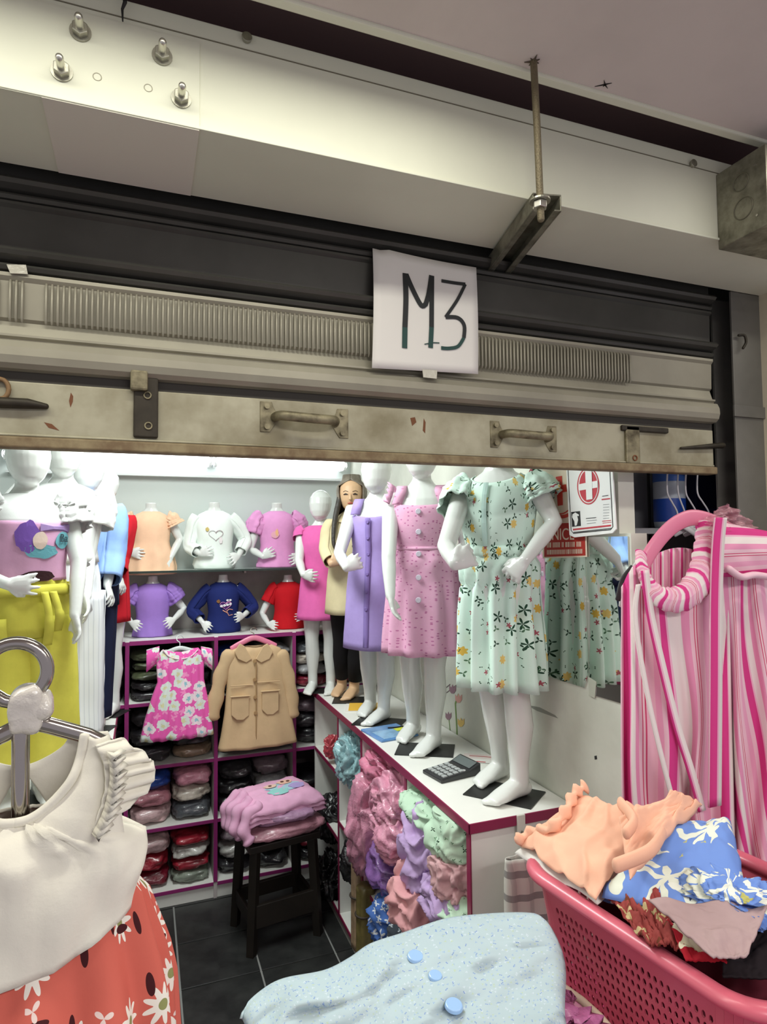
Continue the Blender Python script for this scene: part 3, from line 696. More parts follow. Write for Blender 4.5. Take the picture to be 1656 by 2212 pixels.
class Man:
    def __init__(s, name, label, base, face, H, armR=None, armL=None, head=True, legs=True, lo=0.50, group=None, hk=1.0, plate=True, cat='mannequin', feet=None):
        s.k = H / 1.15; s.base = V(base); s.rz = -math.radians(face); s.lo = lo
        s.root = thing(name, label, cat, base, s.rz, group); s.inv = Matrix.Rotation(-s.rz, 3, 'Z')
        s.feet = feet; s.head = head; s.legs = legs; s.hk = hk; s.plate = plate
        s.arm = {}
        for sg, spec in ((-1, armR), (1, armL)):
            k = s.k; sh_ = V((sg * .112 * k, .004 * k, (.882 - s.off()) * k))
            if spec is None:
                pts = [sh_, V((sg * .150 * k, .012 * k, (.735 - s.off()) * k)), V((sg * .150 * k, -.022 * k, (.60 - s.off()) * k))]; hd = V((0, -.25, -1)); hn = V((-sg, 0, 0)); cu = .35; si = -sg
            else:
                e, w, t = (s.L(*q) for q in spec[:3]); pts = [sh_, e, w]; hd = t - w
                o = spec[3] if len(spec) > 3 else {}; hn = V(o.get('n', (0, 1, 0))); cu = o.get('curl', .5); si = o.get('side', sg)
            s.arm[sg] = (pts, hd, hn, cu, si)
    def off(s): return s.lo if not s.legs else 0.0
    def L(s, px, py, Y): return s.inv @ (at(px, py, Y) - s.base)
    def prof(s, z):      # z at the 1.15 m figure
        return interp(TORSO, z)
    def body(s, m=gloss, vox=.0042):
        k = s.k; mb = MB(); of = s.off(); n = 22
        rows = []
        zs = [r[0] for r in TORSO if r[0] >= s.lo] if s.legs else [s.lo] + [r[0] for r in TORSO if r[0] > s.lo + .01]
        for z in zs:
            cy, rx, ry = s.prof(z); rows.append([V((math.cos(2 * PI * i / n) * rx, cy + math.sin(2 * PI * i / n) * ry, z - of)) * k for i in range(n)])
        if not s.head: 
            pass
        mb.grid(rows, True, cap0=True, cap1=True)
        if s.head:
            q = s.hk; rows = []
            mb.tube([V((0, .010, .94 - of)) * k, V((0, .004, 1.01 - of)) * k], .033 * k, 14)
            for z, cy, rx, ry in HEAD: rows.append([V((math.cos(2 * PI * i / n) * rx * q, cy + math.sin(2 * PI * i / n) * ry * q, (.953 + (z - .953) * q - of))) * k for i in range(n)])
            mb.grid(rows, True, cap0=True, cap1=True)
        if s.legs:
            for sg in (-1, 1):
                lx = .052 * sg; an = V((lx * .98, .010, 0)); fd = V((.08 * sg, -1, 0)).normalized()
                if s.feet:      # ankle and toe of each foot as seen on the counter top
                    (ax, ay), (tx, ty) = s.feet[0 if sg < 0 else 1]
                    A = s.inv @ (atz(ax, ay, s.base.z) - s.base); T_ = s.inv @ (atz(tx, ty, s.base.z) - s.base)
                    an = V((A.x, A.y, 0)) / k; fd = V((T_.x - A.x, T_.y - A.y, 0)).normalized()
                fl_ = V((-fd.y, fd.x, 0))
                def lp(z, dx=0.0, dy=0.0): # point on the leg line
                    t = max(0.0, min(1.0, (z - .035) / .515)); q = an.lerp(V((lx, 0, 0)), t); return (V((q.x, q.y, z)) + fd * dy) * k
                mb.tube([lp(.55), lp(.42, dy=.004), lp(.29, dy=.008), lp(.20, dy=-.004), lp(.10), lp(.035)],
                        [.056 * k, .052 * k, .038 * k, .040 * k, .027 * k, .027 * k], 16)
                def fp(f_, l_, z): return (an + fd * f_ + fl_ * (l_ * 1.0) + V((0, 0, z))) * k
                mb.tube([fp(-.022, 0, .024), fp(.020, 0, .030), fp(.072, 0, .020), fp(.108, 0, .013)],
                        [(.022 * k, .023 * k), (.028 * k, .026 * k), (.018 * k, .030 * k), (.011 * k, .025 * k)], 14, up=(0, 0, 1))
                for t in range(5):
                    l_ = sg * (-.020 + t * .0098); yt = .112 - abs(t - .5) * .006
                    mb.tube([fp(.095, l_, .012), fp(yt + .012, l_ * 1.05, .009)], (.0080 - .0007 * t) * k, 8)
        for sg in (-1, 1):
            pts, hd, hn, cu, si = s.arm[sg]
            a, e, w = pts
            mb.tube([V((a.x * .72, a.y, a.z - .004 * k)), a, a.lerp(e, .35), e, e.lerp(w, .35), w], [(.036 * k, .036 * k), .034 * k, .030 * k, .0245 * k, .0235 * k, .0165 * k], 14)
            hand(mb, w, hd, hn, k, cu, si)
        s.b = remesh(mb, 'body', m, s.root, vox * (1 if k > .9 else .78), 3)
        if s.legs and s.plate:
            MB().box((-.10 * k, -.06 * k, .0), (.10 * k, .075 * k, .0035)).build('base_plate', black_plate, s.root)
        return s
    # ---------------- clothing
    def gar(s, name, m, rows, n=80, seed=0, parent=None, solid=.002, v0=0.0):
        """rows from top to bottom: (z, ease or (rx, ry), fold amplitude, number of folds[, front drop, shoulder rise])"""
        mb = MB(); R = []; U = []; k = s.k; of = s.off()
        for r in rows:
            z, ez, amp, nf = r[:4]; drop = r[4] if len(r) > 4 else 0; rise = r[5] if len(r) > 5 else 0
            ring_, uu = [], []
            for i in range(n + 1):
                th = 2 * PI * i / n
                c, sn = math.cos(th), math.sin(th)
                zz = z - drop * max(0, -sn) ** 2 + rise * abs(c) ** 3
                if isinstance(ez, tuple): rx, ry = ez[:2]; cy = ez[2] if len(ez) > 2 else s.prof(z)[0]
                else:
                    cy, rx, ry = s.prof(zz); rx += ez; ry += ez
                f = 1 + amp * (math.sin(nf * th + seed + 1.3 * nz(th * .8, z * 3 + seed)) + .55 * nz(th * nf * .45, seed * 7.3, z * 2.0))
                f += .012 * nz(math.cos(th) * 3 + seed, sn * 3, z * 14)
                ring_.append(V((c * rx * f, cy + sn * ry * f, zz - of)) * k); uu.append((th * .16 * k, zz * k))
            R.append(ring_); U.append(uu)
        mb.grid(R, uv=U)
        return mb.build(name, m, parent or s.root, smooth=True, solid=solid)
    def dense(s, rows, n):
        """resample rows to n smooth rows"""
        out = []; m_ = len(rows) - 1
        for j in range(n + 1):
            t = j / n * m_; i = min(int(t), m_ - 1); f = t - i; a, b = rows[i], rows[i + 1]
            def mixv(p, q):
                if isinstance(p, tuple): return tuple(lerp(x, y, f) for x, y in zip(p, q))
                return lerp(p, q, f)
            A = list(a) + [0] * (6 - len(a)); B = list(b) + [0] * (6 - len(b))
            if isinstance(A[1], tuple) != isinstance(B[1], tuple):
                for Q in (A, B):
                    if not isinstance(Q[1], tuple): pr = s.prof(Q[0]); Q[1] = (pr[1] + Q[1], pr[2] + Q[1])
            row = [mixv(x, y) for x, y in zip(A, B)]; row[3] = a[3]; out.append(tuple(row))
        return out
    def sleeve(s, name, m, sg, t1, r0, r1, amp=.05, nf=7, parent=None, puff=0.0, solid=.002, t0=-.12):
        """tube of cloth on an arm from t0 to t1 (0 shoulder, 1 elbow, 2 wrist)"""
        pts = s.arm[sg][0]; k = s.k; N = 14; n = 32
        def P(t):
            if t < 0: return pts[0] + (pts[0] - pts[1]) * (-t) * .5 + V((-sg * .03 * k * (-t) * 8, 0, 0)) * .6
            return pts[0].lerp(pts[1], t) if t <= 1 else pts[1].lerp(pts[2], t - 1)
        path = smooth_path([P(lerp(t0, t1, j / 6)) for j in range(7)], 3); N = len(path)
        rows, uv = [], []
        nrm = V((0, -1, 0))
        for j, p in enumerate(path):
            T = (path[min(j + 1, N - 1)] - path[max(j - 1, 0)]).normalized(); nrm = (nrm - T * nrm.dot(T)).normalized(); bn = T.cross(nrm)
            t = j / (N - 1); r = lerp(r0, r1, t) * k + puff * k * math.sin(PI * t) ** .7
            row, ur = [], []
            for i in range(n + 1):
                a = 2 * PI * i / n; f = 1 + amp * math.sin(nf * a + 2 * nz(a, t * 3)) + amp * 1.2 * nz(t * 7, math.cos(a) * 1.5, sg + math.sin(a))
                row.append(p + nrm * (math.cos(a) * r * f) + bn * (math.sin(a) * r * f)); ur.append((a * .04 * k + .3 * sg, t * .12 * k))
            rows.append(row); uv.append(ur)
        return MB().grid(rows, uv=uv).build(name, m, parent or s.root, smooth=True, solid=solid)
    def front(s, z, th, ease=.012, off=0.0, rad=None):
        """point on the clothed front: th degrees from straight ahead, + towards the figure's left"""
        cy, rx, ry = s.prof(z)
        if rad: rx, ry = rad[0], rad[1]; ease = 0
        a = -PI / 2 + math.radians(th); d = V((math.cos(a) * (rx + ease), math.sin(a) * (ry + ease), 0)); nrm = V((math.cos(a) / (rx + ease), math.sin(a) / (ry + ease), 0)).normalized()
        p = V((d.x, cy + d.y, z - s.off())) * s.k + nrm * off
        return p, nrm
    def buttons(s, zs, th, r, m, ease=.014, radf=None, parent=None):
        for z in zs:
            p, nr = s.front(z, th, ease, .002, radf(z) if radf else None)
            MB().cyl(p, r, .005, 14, nr, r * .8).build('button', m, parent or s.root, bevel=.0006)
    def decal(s, pts, m, name, ease, parent, off=.0035, th0=0, z0=.78, close=True, w=0.0, solid=.0008):
        """flat print laid on the chest: pts in metres of the 1.15 m figure (x across, z up) around th0/z0"""
        P = []
        for x, z in pts:
            cy, rx, ry = s.prof(z0 + z); P.append(s.front(z0 + z, th0 + math.degrees(x / (.5 * (rx + ry) + ease)), ease, off)[0])
        if close:
            c = sum(P, V()) / len(P); n = len(P); mb = MB()
            cx = sum(p[0] for p in pts) / n; cz = sum(p[1] for p in pts) / n
            mid = []
            for t in (.66, .33):
                row = []
                for x, z in pts:
                    xx, z_ = lerp(cx, x, t), lerp(cz, z, t); cy, rx, ry = s.prof(z0 + z_)
                    row.append(s.front(z0 + z_, th0 + math.degrees(xx / (.5 * (rx + ry) + ease)), ease, off)[0])
                mid.append(row)
            mb.grid([P] + mid, True, cap1=True)
            return mb.build(name, m, parent, solid=solid)
        mb = MB(); mb.tube(P, (w, w * .4), 6); return mb.build(name, m, parent, smooth=True)
HEART = [(16 * math.sin(t) ** 3 / 16, (13 * math.cos(t) - 5 * math.cos(2 * t) - 2 * math.cos(3 * t) - math.cos(4 * t)) / 16) for t in [k * 2 * PI / 28 for k in range(28)]]
# ------------------------------------------------------------------ right row, on the counter
mint_p = printed('mint_floral', (216, 240, 228), [
    dict(s=17, r=.30, n=5, a=.55, p=.42, c=(40, 74, 56), o=1, j=.8), dict(s=26, r=.26, n=3, a=.65, p=.32, c=(84, 120, 92), c2=(48, 76, 60), o=2.3),
    dict(s=16, r=.22, n=7, a=.16, p=.30, c=(222, 184, 84), c2=(230, 200, 120), o=4.1, j=.8), dict(s=21, r=.18, n=5, a=.3, p=.25, c=(176, 92, 104), o=7.7), dict(s=40, r=.16, n=2, a=.6, p=.30, c=(64, 96, 76), o=5.2)])
ging_p = printed('pink_seersucker', (226, 170, 200), [dict(s=130, r=.34, p=.5, c=(226, 172, 200), o=1.0), dict(s=95, r=.25, p=.30, c=(192, 116, 160), o=3.0, st=(.5, 1.2))], bump=.5, bscale=110)
lilac = cloth('lilac', (170, 150, 210)); hotpink = cloth('hot_pink', (232, 108, 178)); coatm = cloth('stone_coat', (218, 204, 164)); blackc = cloth('black_knit', (24, 23, 26), bump=.4)
pearl = mat('pearl_button', (214, 206, 222), .25, coat=.5)

b0 = atz(1087, 1717, CT)
mm = Man('child_mannequin', 'glossy white child mannequin in mint floral dress, one hand on hip', b0, 52, (at(1100, 1040, b0.y).z - CT) / .905 * 1.15,
         armR=[(963, 1180, b0.y - .10), (983, 1218, b0.y - .19), (1006, 1206, b0.y - .19), dict(curl=.9, n=(0, 1, .2), side=-1)],
         armL=[(1196, 1128, b0.y - .13), (1132, 1212, b0.y - .15), (1112, 1232, b0.y - .14), dict(curl=1.25, n=(.2, 1, 0), side=1)], feet=(((1082, 1680), (1048, 1694)), ((1122, 1722), (1050, 1746)))).body()
DR = [(.925, .006, 0, 9, .03), (.90, .008, 0, 9, .02), (.86, .010, .004, 9), (.80, .014, .010, 9), (.74, .012, .02, 12), (.705, .006, .03, 16), (.690, .008, .045, 16), (.66, .020, .06, 14), (.60, (.106, .088), .12, 13), (.50, (.112, .094), .15, 13), (.40, (.116, .098), .17, 13), (.31, (.119, .100), .18, 13)]
d = mm.gar('dress', mint_p, mm.dense(DR, 34), n=110, seed=1.2)
mm.gar('waist_band', mint_p, [(.716, .010, .03, 20), (.706, .014, .03, 20), (.696, .014, .03, 20), (.686, .012, .03, 20)], n=90, seed=4, parent=d)
for sg in (-1, 1): mm.sleeve('sleeve', mint_p, sg, .36, .044, .056, .12, 9, parent=d, puff=.004)
pk = [mm.front(z, -3 if z > .7 else -3, .018, .001)[0] for z in (.895, .86, .82, .78, .74, .715)]
MB().tube(pk, (.0015, .008), 6, up=(0, -1, 0)).build('placket', cloth('mint_edge', (186, 214, 206)), d)

b0 = atz(918, 1622, CT)
mm = Man('child_mannequin', 'white child mannequin in pink checked button-front sundress', b0, 30, (at(915, 1068, b0.y).z - CT) / .900 * 1.15,
         armR=[(839, 1205, b0.y - .07), (843, 1288, b0.y - .12), (853, 1330, b0.y - .13), dict(curl=.35, n=(1, 0, 0), side=1)], feet=(((893, 1588), (866, 1606)), ((936, 1618), (894, 1642)))).body()
DR = [(.868, .006, 0, 8, .012), (.86, .010, 0, 8, .012), (.80, .013, .004, 8), (.74, .012, .004, 8), (.712, .010, .008, 12), (.70, .014, .03, 12), (.66, .026, .04, 10), (.60, (.120, .102), .06, 11), (.50, (.132, .114), .075, 11), (.42, (.138, .121), .085, 11), (.345, (.143, .127), .09, 11)]
d = mm.gar('dress', ging_p, mm.dense(DR, 32), n=100, seed=2.1)
k = mm.k
for sg in (-1, 1):
    P = [mm.front(.862, sg * 45, .010, .003)[0], V((sg * .068, -.055, .905)) * k, V((sg * .070, -.005, .930)) * k, V((sg * .068, .05, .905)) * k, V((sg * .066, .075, .86)) * k]
    MB().ribbon(smooth_path(P, 5), (1, 0, 0), .036 * k).build('strap', ging_p, d, smooth=True, solid=.003)
    Q = smooth_path([p + V((sg * .022 * k, 0, 0)) for p in P], 8)
    rf = MB(); rf.grid([[q + V((sg * .004, 0, 0)) for q in Q], [q + V((sg * (.024 + .006 * math.sin(i * 1.9)), -.004 * math.cos(i * 1.9), .012 + .006 * math.sin(i * 1.9))) for i, q in enumerate(Q)]])
    rf.build('ruffle', ging_p, d, smooth=True, solid=.002)
mm.gar('waist_seam', ging_p, [(.714, .013, .01, 12), (.708, .017, .01, 12), (.702, .015, .02, 12)], parent=d, seed=3)
def rad1(z): 
    if z > .70: return None
    a = interp([(.345, .145, .130), (.42, .140, .124), (.50, .134, .116), (.60, .120, .102), (.66, .119, .100), (.70, .104, .086)], z); return (a[0] + .005, a[1] + .006)
mm.buttons([.835, .765, .690, .610, .535], -2, .0105, pearl, .017, rad1, d)

b0 = atz(818, 1562, CT)
mm = Man('child_mannequin', 'white child mannequin in plain lilac pinafore dress with square neck', b0, 38, (at(805, 1080, b0.y).z - CT) / .925 * 1.15,
         armR=[(733, 1196, b0.y - .05), (748, 1226, b0.y - .15), (774, 1214, b0.y - .16), dict(curl=.9, n=(0, 1, .2), side=-1)], feet=(((800, 1536), (786, 1546)), ((828, 1556), (788, 1572)))).body()
DR = [(.870, .005, 0, 8, .02), (.86, .009, 0, 8, .015), (.80, .013, .004, 8), (.72, .016, .004, 8), (.66, .020, .006, 8), (.60, (.128, .108), .012, 7), (.50, (.134, .114), .02, 6), (.42, (.138, .120), .025, 6), (.315, (.144, .126), .03, 6)]
d = mm.gar('dress', lilac, mm.dense(DR, 30), n=90, seed=5)
k = mm.k
for sg in (-1, 1):
    P = [mm.front(.862, sg * 40, .010, .002)[0], V((sg * .066, -.060, .900)) * k, V((sg * .072, -.005, .930)) * k, V((sg * .068, .055, .90)) * k, V((sg * .066, .075, .86)) * k]
    MB().ribbon(smooth_path(P, 5), (1, 0, 0), .042 * k).build('strap', lilac, d, smooth=True, solid=.003)
def rad2(z): 
    if z > .66: return None
    a = interp([(.315, .144, .126), (.42, .138, .120), (.50, .134, .114), (.60, .128, .108), (.66, .116, .096)], z); return (a[0] + .003, a[1] + .004)
pk = [mm.front(z, -4, .020, .0015, rad2(z))[0] for z in (.845, .80, .74, .68, .62, .56, .50, .44, .38, .33)]
MB().tube(pk, (.0015, .013 * k), 6, up=(0, -1, 0)).build('placket', cloth('lilac_dark', (140, 120, 184)), d, smooth=True)
mm.buttons([.83, .765, .70, .62, .55, .48], -4, .008, cloth('lilac_button', (136, 116, 180)), .023, lambda z: None if rad2(z) is None else (rad2(z)[0] + .002, rad2(z)[1] + .003), d)

# girl mannequin with painted face and long hair
b0 = atz(762, 1514, CT)
mm = Man('girl_mannequin', 'tan girl mannequin with long grey-brown hair, beige coat and black leggings', b0, 22, (at(765, 1105, b0.y).z - CT) / .956 * 1.15,
         armR=[(706, 1192, b0.y - .03), (716, 1218, b0.y - .13), (738, 1206, b0.y - .14), dict(curl=.9, n=(0, 1, .2), side=-1)], feet=(((738, 1496), (718, 1510)), ((764, 1504), (730, 1526)))).body(skin_m)
k = mm.k
DR = [(.945, .004, 0, 8), (.93, .012, 0, 8), (.90, .014, 0, 8), (.84, .018, .004, 8), (.76, .022, .006, 8), (.70, .024, .008, 8), (.62, (.122, .104), .015, 6), (.54, (.128, .110), .02, 6), (.44, (.134, .118), .03, 6)]
d = mm.gar('coat', coatm, mm.dense(DR, 26), seed=8, solid=.004)
for sg in (-1, 1): mm.sleeve('sleeve', coatm, sg, 1.82, .044, .034, .04, 5, parent=d, solid=.003)
mm.gar('collar', coatm, [(.958, .006, 0, 8, .03), (.945, .016, 0, 8, .03), (.925, .026, .01, 8, .02), (.915, .028, .01, 8, .02)], parent=d, seed=2)
mm.buttons([.86, .78, .70, .62], 8, .009, mat('horn_button', (92, 78, 56), .4), .03, None, d)
for sg in (-1, 1):
    (ax_, ay_), _t = mm.feet[0 if sg < 0 else 1]; A_ = mm.inv @ (atz(ax_, ay_, CT) - mm.base); lx = .052 * sg
    def lg(z):
        t = (z - .035) / .515; return V((lerp(A_.x / k, lx, t), lerp(A_.y / k, 0, t), z)) * k
    MB().tube([lg(.56), lg(.42), lg(.29), lg(.20), lg(.085)], [.068 * k, .061 * k, .046 * k, .047 * k, .034 * k], 18, cap=False).build('legging', blackc, mm.root, smooth=True)
hair = mat('hair_grey_brown', (132, 122, 108), .5, bump=.9, bscale=70, bdist=.004, var=.4, vscale=30)
hr = MB()
rows = []
for j in range(13):
    t = j / 12; z = lerp(1.143, .80, t); w = .070 + .012 * math.sin(t * 3) ; row = []
    cy, rx, ry = interp([(a, b, c, e) for a, b, c, e in HEAD], min(z, 1.127)) if z > .99 else (.01, .075, .07)
    for i in range(29):
        a = lerp(-PI * .18 - .25 * min(1, max(0, (1.11 - z) * 20)) * 0, PI * 1.18, i / 28)
        if z > 1.10: a = lerp(-PI * .5, PI * 1.5, i / 28)
        r_ = (max(rx, .03 if z > 1.105 else .06) + .012 + .006 * nz(a * 3, t * 5)); q = (max(ry, .03 if z > 1.105 else .055) + .013 + .004 * nz(a * 4, t * 4))
        row.append(V((math.cos(a) * r_, cy + .004 + math.sin(a) * q, z)) * k)
    rows.append(row)
hr.grid(rows); hr.build('hair', hair, mm.root, smooth=True, solid=.006)
br = MB().tube(smooth_path([V((-.058, -.030, 1.02)) * k, V((-.075, -.070, .93)) * k, V((-.082, -.100, .86)) * k, V((-.080, -.118, .79)) * k, V((-.062, -.120, .755)) * k], 5), [.016 * k - .0004 * i for i in range(21)], 10).build('braid', mat('hair_dark', (52, 46, 40), .5, bump=1.0, bscale=60, bdist=.004), mm.root, smooth=True)
fy = lambda x, z: -(interp([(a, b, c, e) for a, b, c, e in HEAD], z)[2] ** 2 * 1.0) 
def face_pt(x, z):
    cy, rx, ry = interp(HEAD, z); return V((x, cy - ry * math.sqrt(max(0, 1 - (x / rx) ** 2)), z)) * k
for sg in (-1, 1):
    p = face_pt(sg * .024, 1.040)
    MB().tube([face_pt(sg * .014, 1.038) + V((0, -.001, 0)), p + V((0, -.002, .001)), face_pt(sg * .034, 1.038) + V((0, -.001, 0))], [(.002, .002), (.004, .003), (.002, .002)], 8).build('eye', mat('eye_dark', (56, 44, 40), .3), mm.b, smooth=True)
    MB().tube([face_pt(sg * .012, 1.053) + V((0, -.001, 0)), face_pt(sg * .026, 1.057) + V((0, -.001, 0)), face_pt(sg * .036, 1.053) + V((0, -.001, 0))], .0014, 6).build('eyebrow', mat('brow', (110, 86, 66), .7), mm.b, smooth=True)
MB().tube([face_pt(0, 1.038), face_pt(0, 1.023) + V((0, -.005, 0)), face_pt(0, 1.014) + V((0, -.008, 0))], [.004 * k, .006 * k, .008 * k], 10).build('nose', skin_m, mm.b, smooth=True)
MB().tube([face_pt(-.013, 0.994) + V((0, -.001, 0)), face_pt(0, 0.995) + V((0, -.003, 0)), face_pt(.013, 0.994) + V((0, -.001, 0))], [(.002, .002), (.005, .003), (.002, .002)], 10).build('lips', mat('lips', (176, 84, 72), .45), mm.b, smooth=True)

b0 = atz(694, 1487, CT); b0.y = min(b0.y, 3.07); b0.x = at(694, 1487, b0.y).x
mm = Man('child_mannequin', 'small white mannequin in plain hot pink sleeveless dress at counter end', b0, 26, at(700, 1050, b0.y).z - CT,
         armR=[(646, 1212, b0.y - .03), (655, 1242, b0.y - .10), (672, 1246, b0.y - .12), dict(curl=.6, n=(0, 1, .2), side=-1)]).body()
DR = [(.925, .003, 0, 8), (.915, .009, 0, 8), (.88, .011, 0, 8), (.82, .014, .003, 7), (.74, .014, .003, 7), (.66, (.108, .092), .006, 7), (.56, (.122, .106), .010, 6), (.48, (.130, .114), .016, 6), (.405, (.138, .122), .02, 6)]
d = mm.gar('dress', hotpink, mm.dense(DR, 24), seed=11)
for sg in (-1, 1): mm.sleeve('cap_sleeve', hotpink, sg, .20, .042, .046, .04, 6, parent=d)

# ------------------------------------------------------------------ left row
yellow = cloth('mustard_yellow', (214, 208, 84), var=.15); whitec = cloth('white_cotton', (234, 236, 234), var=.05); babyblue = cloth('baby_blue', (144, 176, 228)); navy = cloth('navy', (24, 30, 58)); redc = cloth('red', (196, 30, 44))
rnd = random.Random(3)
def pants(mm, m, r0, r1, z1, name='trousers', amp=.05, nf=6, waist=.70):
    k = mm.k; top_ = mm.gar(name, m, mm.dense([(waist, .010, .02, 14), (waist - .03, .014, .03, 14), (.60, (.120, .100), .03, 10), (.50, (.124, .100), .03, 8)], 10), seed=3)
    for sg in (-1, 1):
        rows, uv = [], []
        for j in range(17):
            t = j / 16; z = lerp(.56, z1, t); r = lerp(r0, r1, t); row, ur = [], []
            for i in range(37):
                a = 2 * PI * i / 36; f = 1 + amp * math.sin(nf * a + 1.5 * nz(a, t * 2, sg)) + amp * .8 * nz(t * 6, a * .8, sg * 3)
                row.append(V((sg * .056 + math.cos(a) * r * f, math.sin(a) * r * f, z)) * k); ur.append((a * r * k, z * k))
            rows.append(row); uv.append(ur)
        MB().grid(rows, uv=uv).build('trouser_leg', m, top_, smooth=True, solid=.002)
    return top_

b0 = V((at(55, 1300, 2.10).x, 2.10, CT))
mm = Man('child_mannequin', 'white mannequin in ruffled print tee and yellow tied trousers', b0, -18, (at(60, 1050, 2.1).z - CT) / .956 * 1.15,
         armR=[(-75, 1230, 2.02), (18, 1262, 1.93), (92, 1262, 1.95), dict(curl=.45, n=(0, 1, .1), side=1)],
         armL=[(170, 1215, 2.08), (162, 1330, 2.02), (170, 1375, 2.02), dict(curl=.4, n=(-1, 0, 0), side=-1)]).body()
DR = [(.930, .004, .0, 8), (.915, .010, .0, 8), (.88, .013, .004, 9), (.84, .016, .01, 9), (.78, .020, .012, 8), (.72, .022, .015, 8), (.665, .016, .02, 8)]
tee_p = cloth('tee_pink', (222, 170, 204))
d = mm.gar('tee', whitec, mm.dense(DR[:4], 10), seed=14)
lower = mm.gar('print_panel', tee_p, mm.dense([(.846, .0165, .01, 9, .0)] + DR[4:], 16), seed=14, parent=d)
for sg in (-1, 1):
    mm.sleeve('ruffle_sleeve', whitec, sg, .36, .044, .060, .12, 9, parent=d, puff=.01)
    mm.sleeve('ruffle_trim', whitec, sg, .05, .052, .064, .16, 11, parent=d, t0=-.25)
# colour patches of the printed picture, and its lettering
pur = cloth('print_purple', (124, 88, 176)); teal = cloth('print_teal', (112, 178, 190)); lav = cloth('print_lavender', (170, 142, 196)); skin_p = cloth('print_beige', (226, 204, 190)); brn = cloth('print_brown', (50, 24, 28))
def blob(cx, cz, rx, rz, n=22, wob=.12, seed=0): return [(cx + rx * math.cos(a) * (1 + wob * nz(math.cos(a) * 2 + seed, math.sin(a) * 2)), cz + rz * math.sin(a) * (1 + wob * nz(math.cos(a) * 2 + seed, math.sin(a) * 2 + 3))) for a in [k * 2 * PI / n for k in range(n)]]
E_ = .020
mm.decal([(-.02, .052), (.075, .052), (.082, .026), (-.02, .030)], lav, 'print_patch', E_, lower, .004, 20, .785)
mm.decal(blob(-.030, .014, .030, .046, wob=.3), pur, 'print_patch', E_, lower, .005, 10, .785)
mm.decal(blob(-.008, .002, .018, .026), skin_p, 'print_patch', E_, lower, .006, 14, .785)
mm.decal(blob(.005, -.030, .042, .022, wob=.3, seed=2), teal, 'print_patch', E_, lower, .005, 10, .785)
mm.decal(blob(.045, .002, .026, .026, seed=5), teal, 'print_patch', E_, lower, .005, 22, .785)
mm.decal(blob(-.002, -.104, .040, .016, wob=.2, seed=7), brn, 'print_patch', E_, lower, .005, 10, .785)
p, nr = mm.front(.782, 47, E_, .0085); ux = V((-nr.y, nr.x, 0)).normalized()
M = Matrix.Translation(p) @ Matrix(((ux.x, 0, nr.x, 0), (ux.y, 0, nr.y, 0), (0, 1, 0, 0), (0, 0, 0, 1)))
text_mb('Ba', .034, M, .0004).build('lettering', mat('tee_ink', (40, 60, 70), .6), lower)
tr = pants(mm, yellow, .088, .105, .10, amp=.06, waist=.69)
mm.gar('waist_tie', yellow, [(.655, .030, .03, 9), (.645, .036, .04, 9), (.630, .036, .04, 9), (.622, .030, .03, 9)], parent=tr, seed=9)
for th, ln in ((12, .16), (22, .12)):
    P = [mm.front(.635 - q * ln, th + q * 10, .040 + .01 * q, .004 + .004 * q)[0] for q in (0, .33, .66, 1)]
    MB().ribbon(smooth_path(P, 5), (.98, .2, 0), [.020] * 8 + [.026] * 8).build('tie_end', yellow, tr, smooth=True, solid=.002)

b0 = V((at(132, 1300, 2.46).x, 2.46, CT))
mm = Man('child_mannequin', 'white mannequin in white blouse and loose white trousers behind the yellow ones', b0, -10, (at(135, 1030, 2.46).z - CT) / .956 * 1.15,
         armL=[(190, 1200, 2.44), (186, 1290, 2.36), (190, 1330, 2.34), dict(curl=.4, n=(-1, 0, 0), side=-1)]).body()
DR = [(.93, .004, 0, 8), (.915, .012, 0, 8), (.88, .014, .004, 9), (.80, .020, .012, 9), (.72, .022, .015, 8), (.66, .020, .02, 8)]
d = mm.gar('blouse', whitec, mm.dense(DR, 14), seed=20)
for sg in (-1, 1): mm.sleeve('sleeve', whitec, sg, .5, .048, .062, .08, 7, parent=d, puff=.008)
linen = striped('white_linen', .016, [(0, (226, 229, 232)), (.8, (206, 210, 216))])
tr = pants(mm, linen, .082, .080, .07, amp=.07, waist=.69)
for q in range(2): MB().cyl(mm.front(.655, 30 + q * 8, .022, .003)[0], .007, .004, 12, mm.front(.655, 30, .02)[1]).build('button', mat('silver_button', (150, 150, 148), .3, metal=.7), tr)

b0 = V((at(186, 1300, 2.78).x, 2.78, CT))
mm = Man('child_mannequin', 'white mannequin in baby blue cardigan and navy trousers', b0, 20, (at(186, 1065, 2.78).z - CT) / .956 * 1.15,
         armL=[(241, 1200, 2.74), (232, 1266, 2.66), (240, 1290, 2.64), dict(curl=.6, n=(-1, 0, 0), side=-1)]).body()
DR = [(.945, .003, 0, 8), (.925, .010, 0, 8), (.90, .016, .004, 9), (.84, .020, .01, 9), (.76, .026, .012, 9), (.68, .030, .015, 8), (.60, (.112, .100), .02, 8), (.565, (.108, .098), .02, 20)]
d = mm.gar('cardigan', babyblue, mm.dense(DR, 20), seed=22, solid=.004)
for sg in (-1, 1): mm.sleeve('sleeve', babyblue, sg, 1.8, .050, .046, .07, 4, parent=d, solid=.003, puff=.008)
pants(mm, navy, .066, .046, .06, amp=.03, waist=.66)

